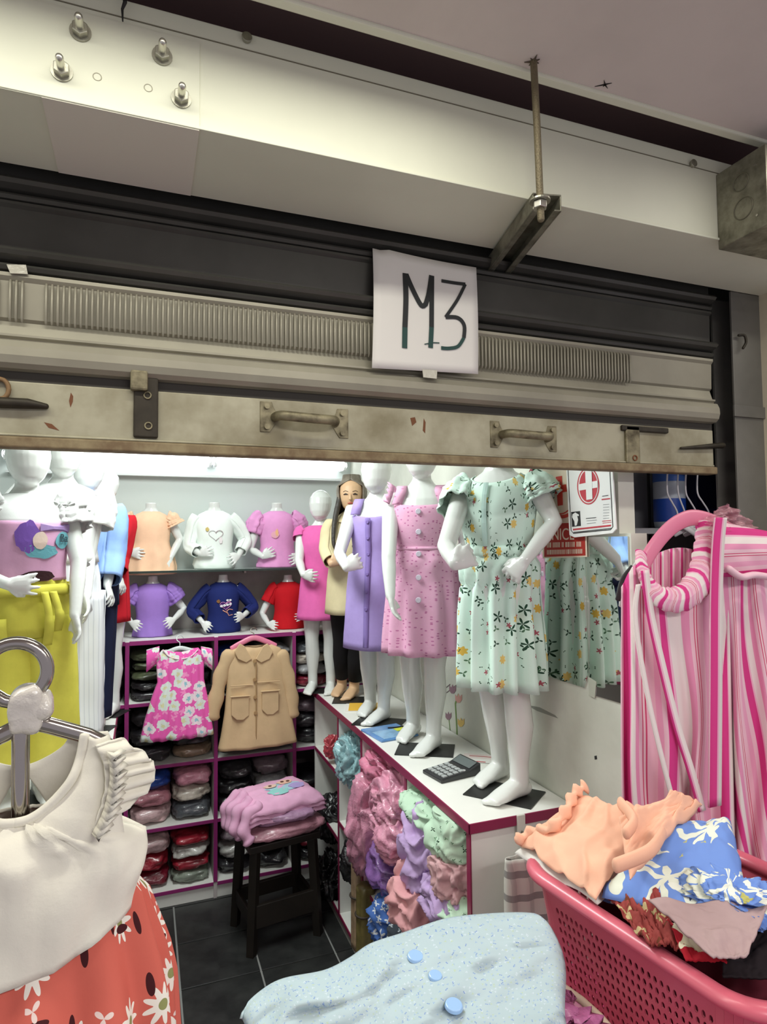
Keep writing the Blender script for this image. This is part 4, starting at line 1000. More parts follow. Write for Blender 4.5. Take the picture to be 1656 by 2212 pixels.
b0 = V((at(222, 1300, 3.03).x, 3.03, CT))
mm = Man('child_mannequin', 'white mannequin with grey cap-like head in red dress near the back shelving', b0, 26, (at(226, 1090, 3.03).z - CT) / .956 * 1.15,
         armL=[(256, 1205, 2.99), (256, 1246, 2.91), (264, 1268, 2.90), dict(curl=.6, n=(-1, 0, 0), side=-1)]).body()
mm.root['label'] = 'white mannequin in long-sleeved red dress nearest the back shelving'
DR = [(.945, .003, 0, 8), (.92, .010, 0, 8), (.88, .014, .004, 8), (.80, .018, .006, 8), (.72, .020, .01, 8), (.62, (.110, .098), .02, 7), (.50, (.116, .104), .03, 7), (.42, (.120, .108), .035, 7)]
d = mm.gar('dress', redc, mm.dense(DR, 20), seed=25)
for sg in (-1, 1): mm.sleeve('sleeve', redc, sg, 1.7, .046, .036, .06, 6, parent=d, puff=.006)

# ------------------------------------------------------------------ bust forms
ZSH, ZTOP = zg, 1.219
def bust(label, px, py_neck, Y, z0, face, armR, armL):
    x = at(px, py_neck, Y).x; H = (at(px, py_neck, Y).z - z0) / (.985 - .575) * 1.15
    return Man('bust_form', label, V((x, Y, z0)), face, H, armR, armL, head=False, legs=False, lo=.575, cat='bust form').body()
peach = cloth('peach', (246, 204, 170)); milk = cloth('milk_white', (238, 246, 240), var=.04); pinkt = cloth('orchid_pink', (232, 160, 212)); viol = cloth('violet_tee', (162, 126, 208)); navy2 = cloth('navy_sweat', (30, 42, 104)); redt = cloth('red_tee', (200, 22, 34))
UA = dict(curl=.5, n=(0, 1, 0), side=-1); UB = dict(curl=.5, n=(0, 1, 0), side=1)
Yu = 3.36
TEE = [(.935, .004, 0, 8), (.918, .011, 0, 8), (.88, .014, .003, 8), (.82, .016, .006, 8), (.74, .018, .010, 8), (.66, .018, .012, 8)]
m1 = bust('white bust form on the glass shelf wearing a peach ruffle-shoulder blouse', 326, 1088, Yu, ZSH, 5, [(276, 1160, Yu), (284, 1195, Yu - .06), (302, 1197, Yu - .09), UA], [(388, 1165, Yu), (368, 1205, Yu - .05), (360, 1215, Yu - .06), UB])
d = m1.gar('blouse', peach, m1.dense(TEE[:5] + [(.66, (.135, .11), .03, 9), (.60, (.150, .120), .05, 9), (.55, (.150, .120), .05, 9)], 22), seed=31)
for sg in (-1, 1): m1.sleeve('ruffle_sleeve', peach, sg, .30, .046, .066, .14, 8, parent=d)
m2 = bust('white bust form on the glass shelf wearing a white sweatshirt with heart outline', 463, 1087, Yu, ZSH, 5, [(408, 1180, Yu), (432, 1196, Yu - .08), (450, 1192, Yu - .10), UA], [(532, 1165, Yu), (515, 1200, Yu - .07), (500, 1210, Yu - .10), UB])
d = m2.gar('sweatshirt', milk, m2.dense(TEE + [(.60, .022, .02, 9), (.578, .016, .02, 20)], 20), seed=33, solid=.004)
for sg in (-1, 1): m2.sleeve('sleeve', milk, sg, 1.75, .048, .036, .07, 5, parent=d, solid=.003)
lin = mat('print_taupe', (176, 160, 164), .7)
m2.decal([(x * .038, z * .036) for x, z in HEART] + [(HEART[0][0] * .038, HEART[0][1] * .036)], lin, 'heart_outline', .020, d, .004, 4, .785, close=False, w=.0018)
m2.decal([(.012, -.016), (.022, -.014), (.030, -.030), (.026, -.052), (.014, -.054), (.008, -.036)], cloth('print_pale', (244, 238, 238)), 'print_patch', .020, d, .0045, 8, .785)
m2.decal(blob(-.045, .035, .010, .012, wob=.5), cloth('print_gold', (212, 190, 120)), 'print_patch', .020, d, .004, 4, .785)
m3 = bust('white bust form on the glass shelf wearing an orchid pink puff-sleeve tee', 598, 1088, Yu, ZSH, 5, [(540, 1185, Yu), (568, 1202, Yu - .08), (588, 1193, Yu - .10), UA], [(662, 1170, Yu), (645, 1205, Yu - .06), (630, 1210, Yu - .10), UB])
d = m3.gar('tee', pinkt, m3.dense(TEE + [(.60, .024, .02, 9), (.578, .026, .03, 9)], 18), seed=35)
for sg in (-1, 1): m3.sleeve('puff_sleeve', pinkt, sg, .50, .046, .046, .10, 8, parent=d, puff=.020)
m3.decal(blob(-.020, -.002, .022, .022, wob=.2), cloth('print_rose', (236, 176, 190)), 'print_patch', .020, d, .004, 0, .785)
m3.decal(blob(-.010, .012, .008, .022, wob=.4), cloth('print_apricot', (240, 190, 140)), 'print_patch', .020, d, .0045, 0, .785)
Yl = 3.30
m4 = bust('white bust form under the glass shelf wearing a violet ruffle-sleeve tee', 330, 1245, Yl, ZTOP, 3, [(264, 1320, Yl), (284, 1345, Yl - .08), (298, 1355, Yl - .11), UA], [(397, 1315, Yl), (375, 1338, Yl - .08), (362, 1348, Yl - .11), UB])
d = m4.gar('tee', viol, m4.dense(TEE + [(.60, .024, .02, 9), (.578, .028, .03, 9)], 18), seed=41)
for sg in (-1, 1): m4.sleeve('ruffle_sleeve', viol, sg, .55, .046, .060, .10, 7, parent=d, puff=.012)
m5 = bust('white bust form under the glass shelf wearing a navy sweatshirt with outline motif', 482, 1243, Yl, ZTOP, 3, [(414, 1318, Yl), (438, 1345, Yl - .08), (450, 1358, Yl - .11), UA], [(548, 1310, Yl), (525, 1330, Yl - .08), (512, 1335, Yl - .11), UB])
d = m5.gar('sweatshirt', navy2, m5.dense(TEE + [(.60, .022, .02, 9), (.578, .018, .02, 20)], 20), seed=43, solid=.004)
for sg in (-1, 1): m5.sleeve('sleeve', navy2, sg, 1.72, .048, .038, .08, 4, parent=d, solid=.003)
pk_l = mat('print_pink_line', (226, 150, 206), .7); wh_l = mat('print_white', (232, 232, 238), .7); or_l = mat('print_salmon', (224, 160, 140), .7)
m5.decal([(x * .036, z * .032) for x, z in HEART], cloth('print_plum', (74, 34, 104)), 'heart', .020, d, .004, 6, .775)
m5.decal([(x * .036, z * .032) for x, z in HEART] + [(HEART[0][0] * .036, HEART[0][1] * .032)], pk_l, 'heart_outline', .020, d, .005, 6, .775, close=False, w=.0022)
for q in range(4): m5.decal(blob(-.026 + q * .018, -.004 + q * .004, .009, .009, wob=.3, seed=q), wh_l, 'print_patch', .020, d, .006, 6, .775)
for q in range(2): m5.decal(blob(.010 + q * .018, .036, .008, .007, seed=q + 9), wh_l, 'print_patch', .020, d, .005, 6, .775)
m5.decal([(-.018, -.035), (.012, -.056), (.02, -.075), (.045, -.070)], or_l, 'print_line', .020, d, .005, 6, .775, close=False, w=.0022)
m5.decal([(.012, -.056), (.006, -.040), (.022, -.028), (.045, -.034)], or_l, 'print_line', .020, d, .006, 6, .775, close=False, w=.0022)
m5.decal(blob(-.045, .030, .012, .012, wob=.6), cloth('print_bronze', (136, 96, 60)), 'print_patch', .020, d, .004, 6, .775)
m6 = bust('white bust form under the glass shelf wearing a plain red tee', 622, 1243, Yl, ZTOP, 3, [(566, 1325, Yl), (580, 1348, Yl - .08), (592, 1352, Yl - .11), UA], [(680, 1310, Yl), (655, 1330, Yl - .08), (640, 1335, Yl - .11), UB])
d = m6.gar('tee', redt, m6.dense(TEE + [(.60, .024, .02, 9), (.578, .026, .03, 9)], 18), seed=45)
for sg in (-1, 1): m6.sleeve('sleeve', redt, sg, .55, .046, .052, .05, 5, parent=d)
# ================================================================== CLOTHES ON THE SHELVES
def spow(c, e): return math.copysign(abs(c) ** e, c)
def pillow(name, m, c, size, rz=0.0, seed=0.0, e=.55, wr=.15, nu=44, nv=22, parent=None, tilt=0.0):
    """soft wrapped parcel: superellipsoid with crumpled skin; c is the middle of its underside"""
    a, b, h = (q / 2 for q in size); rows = []
    for j in range(nv + 1):
        ph = -PI / 2 + PI * j / nv; row = []
        for i in range(nu):
            th = 2 * PI * i / nu
            p = V((spow(math.cos(ph), e) * spow(math.cos(th), e) * a, spow(math.cos(ph), e) * spow(math.sin(th), e) * b, spow(math.sin(ph), .75) * h))
            q = 1 + wr * (nz(p.x * 22 + seed, p.y * 22, p.z * 40) + .7 * (.4 - abs(nz(p.x * 45, p.y * 45 + seed, p.z * 70)) * 1.6))
            row.append(V((p.x * q, p.y * q, max(p.z * q, -h) + h)))
        rows.append(row)
    o = MB().grid(rows, True, cap0=True, cap1=True).build(name, m, parent, smooth=True)
    o.location = c; o.rotation_euler = (tilt, 0, rz)
    return o
def lump(name, m, c, size, rz=0.0, seed=0.0, fold=.16, freq=9.0, nu=112, nv=64, dirn=(1, .4, .3), e=.8, tilt=(0, 0), parent=None):
    """heap of bunched cloth: rounded mass with sharp-crested folds running along dirn"""
    a, b, h = (q / 2 for q in size); rows = []; uv = []; dn = V(dirn).normalized(); k1 = freq * .34; k2 = freq * .8
    for j in range(nv + 1):
        ph = -PI / 2 + PI * j / nv; row = []; ur = []
        for i in range(nu + 1):
            th = 2 * PI * i / nu
            u = V((spow(math.cos(ph), e) * spow(math.cos(th), e), spow(math.cos(ph), e) * spow(math.sin(th), e), spow(math.sin(ph), e)))
            w = u + noise.noise_vector(u * 1.3 + V((seed, 0, 0))) * .45
            along = dn * w.dot(dn); q_ = (w - along) + along * .22          # stretched along the folds
            r1 = 1 - abs(noise.noise(q_ * k1 + V((seed * 3, 1, 2)))) * 2.1; r2 = 1 - abs(noise.noise(q_ * k2 + V((5, seed, 9)))) * 2.0
            q = 1 + fold * 1.5 * (r1 - .75) + fold * .55 * (r2 - .7) + .10 * nz(u.x * 1.6 + seed, u.y * 1.6, u.z * 1.6)
            p = V((u.x * a, u.y * b, u.z * h)) * q
            row.append(p + V((0, 0, h))); ur.append((th * max(a, b) * .9, ph * h * 1.6))
        rows.append(row); uv.append(ur)
    o = MB().grid(rows, uv=uv).build(name, m, parent, smooth=True); o.location = c; o.rotation_euler = (tilt[0], tilt[1], rz)
    return o

PAL = {'olive': (84, 92, 66), 'charcoal': (52, 50, 54), 'black': (30, 28, 32), 'navy': (28, 36, 78), 'royal blue': (34, 72, 160), 'rose pink': (206, 138, 156), 'dusty pink': (190, 124, 136), 'cream': (214, 204, 190),
       'pale pink': (218, 182, 184), 'slate grey': (88, 92, 98), 'mauve grey': (124, 108, 116), 'crimson': (160, 28, 48), 'burgundy': (120, 22, 42), 'off-white': (206, 204, 198), 'sage': (140, 150, 136), 'tan': (160, 136, 112), 'purple': (96, 70, 140), 'silver': (156, 156, 158), 'wine red': (136, 30, 54)}
BAYS = {(0, 3): 'left bay of the top shelf', (1, 3): 'top shelf bay behind the pink dress', (2, 3): 'top shelf bay behind the beige coat', (3, 3): 'top shelf bay at the counter end',
        (1, 2): 'second shelf bay below the pink dress', (2, 2): 'second shelf bay behind the coat hem', (3, 2): 'second shelf bay by the counter', (0, 2): 'left bay of the second shelf',
        (1, 1): 'third shelf bay left of the stool', (2, 1): 'third shelf bay above the stool', (3, 1): 'third shelf bay by the counter', (1, 0): 'lowest shelf bay left of the stool', (2, 0): 'lowest shelf bay behind the stool', (3, 0): 'lowest shelf bay by the counter'}
ORD = ['bottom', 'second', 'third', 'fourth', 'fifth', 'sixth']
FILL = {(0, 3): [['black', 'charcoal', 'slate grey']] + [['black', 'mauve grey', 'charcoal', 'black']], (1, 3): [['charcoal', 'black', 'olive', 'olive', 'olive'], ['charcoal', 'black', 'slate grey', 'olive']], (2, 3): [['black', 'charcoal', 'navy', 'royal blue'], ['black', 'slate grey', 'charcoal', 'silver']],
        (3, 3): [['wine red', 'silver', 'cream', 'slate grey'], ['crimson', 'black', 'silver', 'dusty pink']], (0, 2): [['black', 'charcoal'], ['black', 'black', 'charcoal']], (1, 2): [['charcoal', 'black', 'charcoal'], ['tan', 'charcoal']], (2, 2): [['black', 'charcoal'], ['charcoal', 'purple', 'purple']], (3, 2): [['black', 'charcoal', 'mauve grey'], ['black', 'slate grey']],
        (1, 1): [['pale pink', 'dusty pink', 'royal blue'], ['slate grey', 'cream', 'rose pink']], (2, 1): [['black', 'black', 'charcoal'], ['charcoal', 'silver', 'mauve grey']], (3, 1): [['burgundy', 'black'], ['charcoal', 'wine red', 'black']],
        (1, 0): [['burgundy', 'crimson', 'pale pink'], ['sage', 'crimson', 'off-white', 'crimson']], (2, 0): [['charcoal', 'off-white', 'mauve grey'], ['black', 'mauve grey', 'slate grey']], (3, 0): [['black', 'burgundy'], ['charcoal', 'black']]}
rnd = random.Random(7); seed = 0
for (bi, li), stacks in FILL.items():
    x0, x1 = XD[bi] + .014, XD[bi + 1] - .014; z0 = ZL[li]; hgt = ZL[li + 1] - ZL[li] - .03; n = len(stacks)
    for si, st in enumerate(stacks):
        w = (x1 - x0) / n; xc = x0 + w * (si + .5); z = z0
        hs = [hgt * (.92 if len(st) > 2 else .72) / max(len(st), 3) * rnd.uniform(.9, 1.08) for _ in st]
        if sum(hs) > hgt: hs = [q * hgt / sum(hs) for q in hs]
        for ti, (cn, hh) in enumerate(zip(st, hs)):
            seed += 1.37
            where = ('left' if si == 0 else 'right') + ' stack'
            pos = 'top' if ti == len(st) - 1 else ORD[ti]
            o = pillow('wrapped_garment', wrapped(cn, PAL[cn]), (xc + rnd.uniform(-.006, .006), YSH + .155 + rnd.uniform(-.015, .012), z), (w * rnd.uniform(.90, .97), .25, hh), rnd.uniform(-.03, .03), seed)
            tag(o, '%s plastic-wrapped garment, %s of the %s, %s' % (cn, pos, where, BAYS[(bi, li)]), 'garment', 'wrapped garments on the back shelving')
            z += hh * .99

# ------------------------------------------------------------------ heaps in the counter compartments
pinkb = wrapped('candy_pink', (228, 156, 182)); pinkb2 = wrapped('rose_bag', (222, 132, 162)); mintb = wrapped('aqua_bag', (166, 210, 216)); mint_b = printed('mint_sprig', (188, 216, 192), [dict(s=32, r=.26, n=4, a=.5, p=.3, c=(40, 66, 50), o=2), dict(s=40, r=.2, n=3, a=.5, p=.3, c=(90, 130, 96), o=5)])
lil_b = cloth('lilac_heap', (192, 164, 210)); blackb = wrapped('black_bag', (26, 26, 28)); salmon = cloth('salmon_heap', (226, 166, 170)); blush = cloth('blush_heap', (214, 172, 176)); violet_b = wrapped('violet_bag', (132, 92, 160))
blue_wht = printed('blue_white', (70, 104, 170), [dict(s=26, r=.4, n=4, a=.4, p=.6, c=(206, 210, 214), o=1)]); check_b = printed('mono_print', (60, 66, 74), [dict(s=40, r=.4, n=3, a=.4, p=.6, c=(176, 184, 190), o=1)])
XC = CX0 + .015
def heap(label, m, px, py, size, X=None, seed=0.0, name='clothing_heap', tilt=(0, 0), rz=0.0, fold=.16, freq=9, dirn=(.3, 1, .3), zmin=None, group='heaps of clothes in the display counter'):
    """px,py: centre of the heap as seen on the plane just inside the counter front"""
    p = atx(px, py, X or (CX0 + .03)); z = p.z - size[2] / 2
    o = lump(name, m, (p.x + size[0] / 2 - .05, p.y, z), size, rz, seed, fold, freq, dirn=dirn, tilt=tilt)
    mw = Matrix.Translation(o.location) @ o.rotation_euler.to_matrix().to_4x4(); mi = mw.inverted()
    for v_ in o.data.vertices:                    # pressed flat against the boards around it
        q = mw @ v_.co
        q.z = min(q.z, CT - .029); q.x = min(q.x, CX1 - .012); q.z = max(q.z, .07)
        if q.x > CX0 - .002: q.y = max(q.y, Y0 + .033)
        v_.co = mi @ q
    return tag(o, label, 'clothes', group)
heap('pale aqua gauzy bundle bulging out beside the pink bags', mintb, 752, 1640, (.24, 0.197, 0.232), seed=1.1, freq=10.1, fold=.22, dirn=(.2, .6, 1))
heap('big clear bag of candy pink clothes hanging out of the counter', pinkb, 772, 1765, (.26, 0.232, 0.464), X=CX0 - .02, seed=2.3, freq=7.9, tilt=(.25, 0))
heap('rose pink bagged dresses at the top of the pink pile', pinkb2, 818, 1672, (.24, 0.278, 0.197), seed=3.7, freq=8.6)
heap('candy pink bundle in the middle of the pink pile', pinkb, 838, 1735, (.24, 0.255, 0.186), X=CX0 - .005, seed=4.9, freq=8.6)
heap('candy pink bundle at the bottom of the pink pile', pinkb, 838, 1800, (.26, 0.255, 0.186), X=CX0 - .015, seed=5.3, freq=7.2)
heap('violet bag tucked under the pink pile', violet_b, 826, 1872, (.22, 0.232, 0.174), X=CX0 - .005, seed=6.1, freq=5.8)
heap('mint sprigged roll at the top of the near compartment', mint_b, 912, 1750, (.22, 0.302, 0.099), X=CX0 + .02, seed=7.7, freq=4.3, fold=.10, dirn=(.2, .3, 1))
heap('mint sprigged bundle pressed against the counter end panel', mint_b, 965, 1800, (.22, 0.197, 0.174), X=CX0 + .01, seed=8.3, freq=4.3, fold=.10)
heap('lilac dress sagging down from the near compartment', lil_b, 900, 1838, (.22, 0.232, 0.302), X=CX0 - .005, seed=9.1, freq=7.2, dirn=(.2, 1, -.5))
heap('pale pink and lilac folded dress against the end panel', blush, 972, 1888, (.20, 0.174, 0.174), X=CX0 + .01, seed=10.4, freq=7.9, dirn=(.2, .4, 1))
heap('lilac knit slumped below the folded pale pink dress', lil_b, 955, 1945, (.22, 0.232, 0.151), X=CX0 + .0, seed=11.9, freq=6.5, dirn=(.2, .4, 1))
heap('salmon pink dress spilling low out of the near compartment', salmon, 880, 1950, (.26, 0.255, 0.232), X=CX0 - .03, seed=12.6, freq=5.8, dirn=(.2, 1, -.4))
heap('blue and white printed bundle under the salmon dress', blue_wht, 828, 1985, (.22, 0.186, 0.232), X=CX0 - .015, seed=13.3, freq=5.8)
heap('dark mottled print bundle on the counter bottom shelf', check_b, 862, 2045, (.22, 0.232, 0.162), X=CX0 - .0, seed=14.2, freq=5.8)
heap('mint sprigged bundle low beside the light blue shirt', mint_b, 985, 1990, (.2, 0.209, 0.162), X=CX0 + .005, seed=15.9, freq=5.0)
heap('black bagged bundle low in the middle compartment', blackb, 765, 1860, (.20, 0.197, 0.209), X=CX0 + .03, seed=16.2, freq=6.5)
heap('black bagged bundle behind the stool', blackb, 702, 1770, (.20, 0.209, 0.209), X=CX0 + .02, seed=17.2, freq=6.5)
heap('crumpled black shoe bag by the counter foot', blackb, 706, 1905, (.20, 0.232, 0.255), X=CX0 + .01, seed=18.2, freq=8.6, fold=.25)
heap('small red trinkets bag at the far compartment edge', wrapped('red_trinket', (176, 60, 70)), 722, 1612, (.08, 0.058, 0.104), X=CX0 + .03, seed=19.2, freq=6.5)
heap('black bundle in the far top compartment', blackb, 662, 1560, (.18, 0.162, 0.162), X=CX0 + .09, seed=20.4, freq=5.8)
# rolled mats leaning in the lower compartment
for k, (c, px, lab) in enumerate((((120, 108, 60), 786, 'olive green rolled cloth standing in the lower compartment'), ((178, 150, 120), 774, 'tan rolled cloth with frayed top standing in the lower compartment'))):
    p = atx(px, 2010, CX0 - .006 + .02 * k)
    r_ = thing('rolled_cloth', lab, 'cloth', (p.x, p.y, .068))
    rows = []; 
    for j in range(16):
        t = j / 15; rr = .028 + .006 * t; rows.append([V((math.cos(a) * rr * (1 + .12 * math.sin(5 * a + k)), math.sin(a) * rr * (1 + .12 * math.sin(5 * a)), t * (.30 + .06 * k) )) + V((.01 * t, 0, 0)) for a in [q * 2 * PI / 24 for q in range(24)]])
    MB().grid(rows, True, cap0=True, cap1=True).build('roll', mat('roll_%d' % k, c, .5, coat=.3, var=.4, vscale=20), r_, smooth=True)
    MB().tube([V((math.cos(a) * .032, math.sin(a) * .032, .20)) for a in [q * 2 * PI / 20 for q in range(20)]], .004, 8, closed=True).build('tie', mat('tie_dark', (60, 50, 40), .7), r_, smooth=True)

# ------------------------------------------------------------------ things lying on the counter
cal_o = atz(975, 1672, CT)
pA, pB, pC_ = atz(922, 1668, CT), atz(1030, 1665, CT), atz(1000, 1640, CT)
ang = math.atan2(pB.y - pA.y, pB.x - pA.x)
_d = atz(1022, 1652, CT) - atz(934, 1672, CT)
calc = thing('calculator', 'black desk calculator lying on the white counter', 'calculator', (cal_o.x, cal_o.y, CT), math.atan2(_d.y, _d.x) - PI / 2)
cb_ = mat('calc_body', (34, 35, 37), .35, coat=.2)
cw, cd_ = .105, .150
M = MB(); 
prof = [(-cd_ / 2, .006), (-cd_ / 2, .012), (cd_ * .20, .020), (cd_ * .46, .036), (cd_ / 2, .036), (cd_ / 2, .004)]
M.grid([[V((z_, -cw / 2, h_)) if 0 else V((sx * cw / 2, y_, h_)) for (y_, h_) in prof] for sx in (-1, 1)])
M = MB().poly([V((-cw / 2, y_, h_)) for (y_, h_) in [(-cd_ / 2, 0)] + prof[1:5] + [(cd_ / 2, 0)]], (1, 0, 0), cw)
body = M.build('case', cb_, calc, bevel=.003)
for r_ in range(4):
    for c_ in range(5):
        y_ = -cd_ / 2 + .014 + r_ * .021; z_ = .012 + (y_ + cd_ / 2) / (cd_ * .70) * .008
        MB().box((-cw / 2 + .008 + c_ * .0185, y_, z_ - .002), (-cw / 2 + .008 + c_ * .0185 + .0145, y_ + .015, z_ + .004)).build('key', mat('calc_key', (168, 172, 172), .45), calc, bevel=.0015)
MB().poly([V((-cw * .42, cd_ * .24, .0235)), V((cw * .42, cd_ * .24, .0235)), V((cw * .42, cd_ * .44, .0358)), V((-cw * .42, cd_ * .44, .0358))], (0, -.5, .86), .0012).build('screen', mat('calc_screen', (96, 104, 104), .15), calc)
MB().cyl((cw * .38, cd_ * .12, .0195), .006, .003, 16).build('badge', mat('calc_badge', (190, 190, 190), .4), calc)
bag = thing('blue_folder', 'blue plastic document bag with yellow tab at mannequin feet', 'folder', atz(838, 1585, CT), math.radians(8))
MB().box((-.075, -.085, 0), (.085, .085, .008)).build('sleeve', mat('folder_blue', (96, 150, 210), .25, coat=.6, var=.3, vscale=18), bag, bevel=.003)
MB().box((-.06, -.078, .008), (.06, .02, .010)).build('front_pocket', mat('folder_pale', (140, 186, 226), .25, coat=.6, var=.3, vscale=30), bag, bevel=.001)
MB().box((.03, -.02, .0105), (.082, .012, .012)).build('yellow_tab', mat('folder_yellow', (206, 214, 60), .4), bag)
MB().tube(smooth_path([V((.02, .035, .011)), V((.05, .02, .012)), V((.08, .025, .011))], 5), .003, 8).build('cord', blk, bag, smooth=True)
pap = thing('paper_stack', 'yellow envelope on white papers beside the girl mannequin feet', 'papers', atz(790, 1530, CT), math.radians(-20))
MB().box((-.09, -.06, 0), (.07, .07, .004)).build('white_sheet', paper, pap); MB().box((-.075, -.055, .0042), (.085, .065, .008)).build('yellow_envelope', mat('envelope', (224, 178, 64), .6), pap, bevel=.001)
nt = thing('receipt_slips', 'pale printed slips with red marks behind the calculator', 'papers', atz(1032, 1636, CT), math.radians(-35))
MB().box((-.05, -.03, 0), (.05, .03, .0012)).build('slip', mat('slip_pink', (228, 214, 210), .7), nt); MB().box((-.02, -.055, .0014), (.055, -.02, .0024)).build('slip', mat('slip_white', (232, 230, 226), .7), nt)
MB().box((.0, -.052, .0026), (.03, -.046, .003)).build('red_mark', red_p, nt); MB().box((-.03, .005, .0014), (.045, .009, .0018)).build('red_mark', red_p, nt)

# ------------------------------------------------------------------ dress and coat hung on the shelving front
def flat(name, m, rows, yc, par, O, n=64, amp=.03, nf=5, seed=0.0, solid=.002, e=.9):
    """hanging garment: rows (z, x left, x right, half depth) from top to bottom"""
    R, U = [], []
    for r in rows:
        z, a, b, t = r[:4]; ring_, ur = [], []
        for i in range(n + 1):
            th = 2 * PI * i / n; c, s_ = math.cos(th), math.sin(th)
            ff = amp * (math.sin(nf * c * PI + seed) + .6 * nz(c * nf, z * 5, seed))
            zz = z + (r[4] * (1 - abs(c)) if len(r) > 4 else 0) * (1 if s_ < 0 else .35)
            ring_.append(V(((a + b) / 2 + spow(c, e) * (b - a) / 2, yc + spow(s_, .7) * t * (1 + 2.2 * ff) + .25 * ff * t, zz)) - O); ur.append((spow(c, e) * (b - a) / 2 + (.7 if s_ > 0 else 0), z))
        R.append(ring_); U.append(ur)
    return MB().grid(R, uv=U).build(name, m, par, smooth=True, solid=solid)
def drows(rows, n):
    out = []; m_ = len(rows) - 1
    for j in range(n + 1):
        t = j / n * m_; i = min(int(t), m_ - 1); f = t - i; out.append(tuple(lerp(p, q, f) for p, q in zip(rows[i], rows[i + 1])))
    return out
YD = YSH - .06
def rowpx(y, xl, xr, t, d=0.0): return (at((xl + xr) / 2, y, YD).z, at(xl, y, YD).x, at(xr, y, YD).x, t, d)
fl_p = printed('pink_daisies', (234, 98, 178), [dict(s=26, r=.40, n=4, a=.3, p=.45, c=(244, 150, 200), o=4), dict(s=18, r=.46, n=7, a=.08, p=.66, c=(240, 222, 228), c2=(220, 228, 222), o=1, j=.85), dict(s=18, r=.18, n=5, a=.2, p=.66, c=(150, 196, 206), c2=(216, 214, 170), o=1, j=.85)], warp=.03, wscale=40)
dr = thing('floral_dress', 'bright pink little dress with white flowers hung on the shelving', 'dress', (at(385, 1400, YD).x, YD, at(385, 1590, YD).z))
O = dr.location.copy()
flat('bodice_and_skirt', fl_p, drows([rowpx(1402, 350, 428, .012, -.012), rowpx(1415, 338, 440, .020, -.006), rowpx(1440, 338, 440, .026), rowpx(1470, 340, 440, .028), rowpx(1500, 328, 446, .034), rowpx(1550, 312, 455, .042), rowpx(1592, 302, 461, .048)], 26), YD, dr, O, amp=.12, nf=6, seed=2)
for sg, (a, b) in ((-1, ((344, 1412), (316, 1428))), (1, ((434, 1412), (458, 1424)))):
    A, B = at(*a, YD), at(*b, YD)
    rows = []
    for j in range(9):
        t = j / 8; c = A.lerp(B, t); hh = lerp(.030, .046, t)
        rows.append([c + V((0, math.sin(q) * .022, math.cos(q) * hh * (1 + .10 * math.sin(6 * q)))) - O for q in [i * 2 * PI / 24 for i in range(25)]])
    MB().grid(rows, uv=[[(i * .01 + .4 * sg, j * .01) for i in range(25)] for j in range(9)]).build('flutter_sleeve', fl_p, dr, smooth=True, solid=.002)
MB().tube(smooth_path([at(352, 1404, YD - .014) - O, at(365, 1418, YD - .020) - O, at(388, 1424, YD - .022) - O, at(412, 1418, YD - .020) - O, at(427, 1404, YD - .014) - O], 5), .003, 8).build('neck_binding', cloth('pale_binding', (240, 214, 224)), dr, smooth=True)
# hangers
def hanger(name, label, px, py, Y, w, m, thick, hook_m, hook_h, dz, group='hangers on the shelving front'):
    c = at(px, py, Y); hg = thing(name, label, 'hanger', c, 0, group)
    P = smooth_path([V((-w, 0, -dz)), V((-w * .55, 0, -dz * .45)), V((0, 0, 0)), V((w * .55, 0, -dz * .45)), V((w, 0, -dz))], 5)
    MB().tube(P, thick, 10, up=(0, 0, 1)).build('shoulder_bar', m, hg, smooth=True)
    H_ = smooth_path([V((0, 0, 0)), V((0, 0, hook_h * .45)), V((-.012, .004, hook_h * .65)), V((-.010, .014, hook_h * .95)), V((.008, .020, hook_h)), V((.018, .022, hook_h * .75))], 5)
    MB().tube(H_, .0024, 8).build('hook', hook_m, hg, smooth=True)
    return hg
clearp = mat('clear_hanger', (214, 222, 220), .2, coat=.6)
hanger('clothes_hanger', 'clear plastic hanger holding the pink floral dress', 388, 1400, YD, .085, clearp, (.010, .004), clearp, .055, .028)
pinkh = mat('pink_hanger', (226, 130, 160), .4, coat=.2)
hanger('clothes_hanger', 'pink hanger holding the beige coat', 548, 1378, YD, .105, pinkh, (.013, .005), steel, .045, .045)
camel = cloth('camel_wool', (212, 182, 142), bump=.35, bscale=70)
co = thing('beige_coat', 'beige button-up child coat with round collar hung on the shelving', 'coat', (at(550, 1400, YD).x, YD, at(550, 1612, YD).z))
O = co.location.copy()
flat('coat_body', camel, drows([rowpx(1394, 520, 585, .016, -.010), rowpx(1404, 494, 606, .024), rowpx(1430, 489, 612, .032), rowpx(1480, 490, 614, .036), rowpx(1530, 486, 624, .040), rowpx(1580, 478, 634, .046), rowpx(1610, 471, 640, .050)], 26), YD, co, O, amp=.05, nf=3, seed=4, solid=.004)
for sg, P in ((-1, ((497, 1412), (480, 1450), (468, 1500), (458, 1548))), (1, ((606, 1412), (618, 1450), (628, 1500), (631, 1543)))):
    Q = smooth_path([at(x, y, YD - .004) - O for x, y in P], 5)
    MB().tube(Q, [(.034 + .004 * math.sin(i * 1.3), .024) for i in range(len(Q))], 16, up=(1, 0, 0)).build('sleeve', camel, co, smooth=True)
for sg in (-1, 1):
    pts = [(548 + sg * 4, 1424), (548 + sg * 16, 1432), (548 + sg * 34, 1424), (548 + sg * 42, 1408), (548 + sg * 30, 1390), (548 + sg * 20, 1396), (548 + sg * 12, 1410)]
    MB().poly([at(x, y, YD - .040) - O for x, y in pts], (0, 1, 0), .010).build('collar', camel, co, bevel=.003)
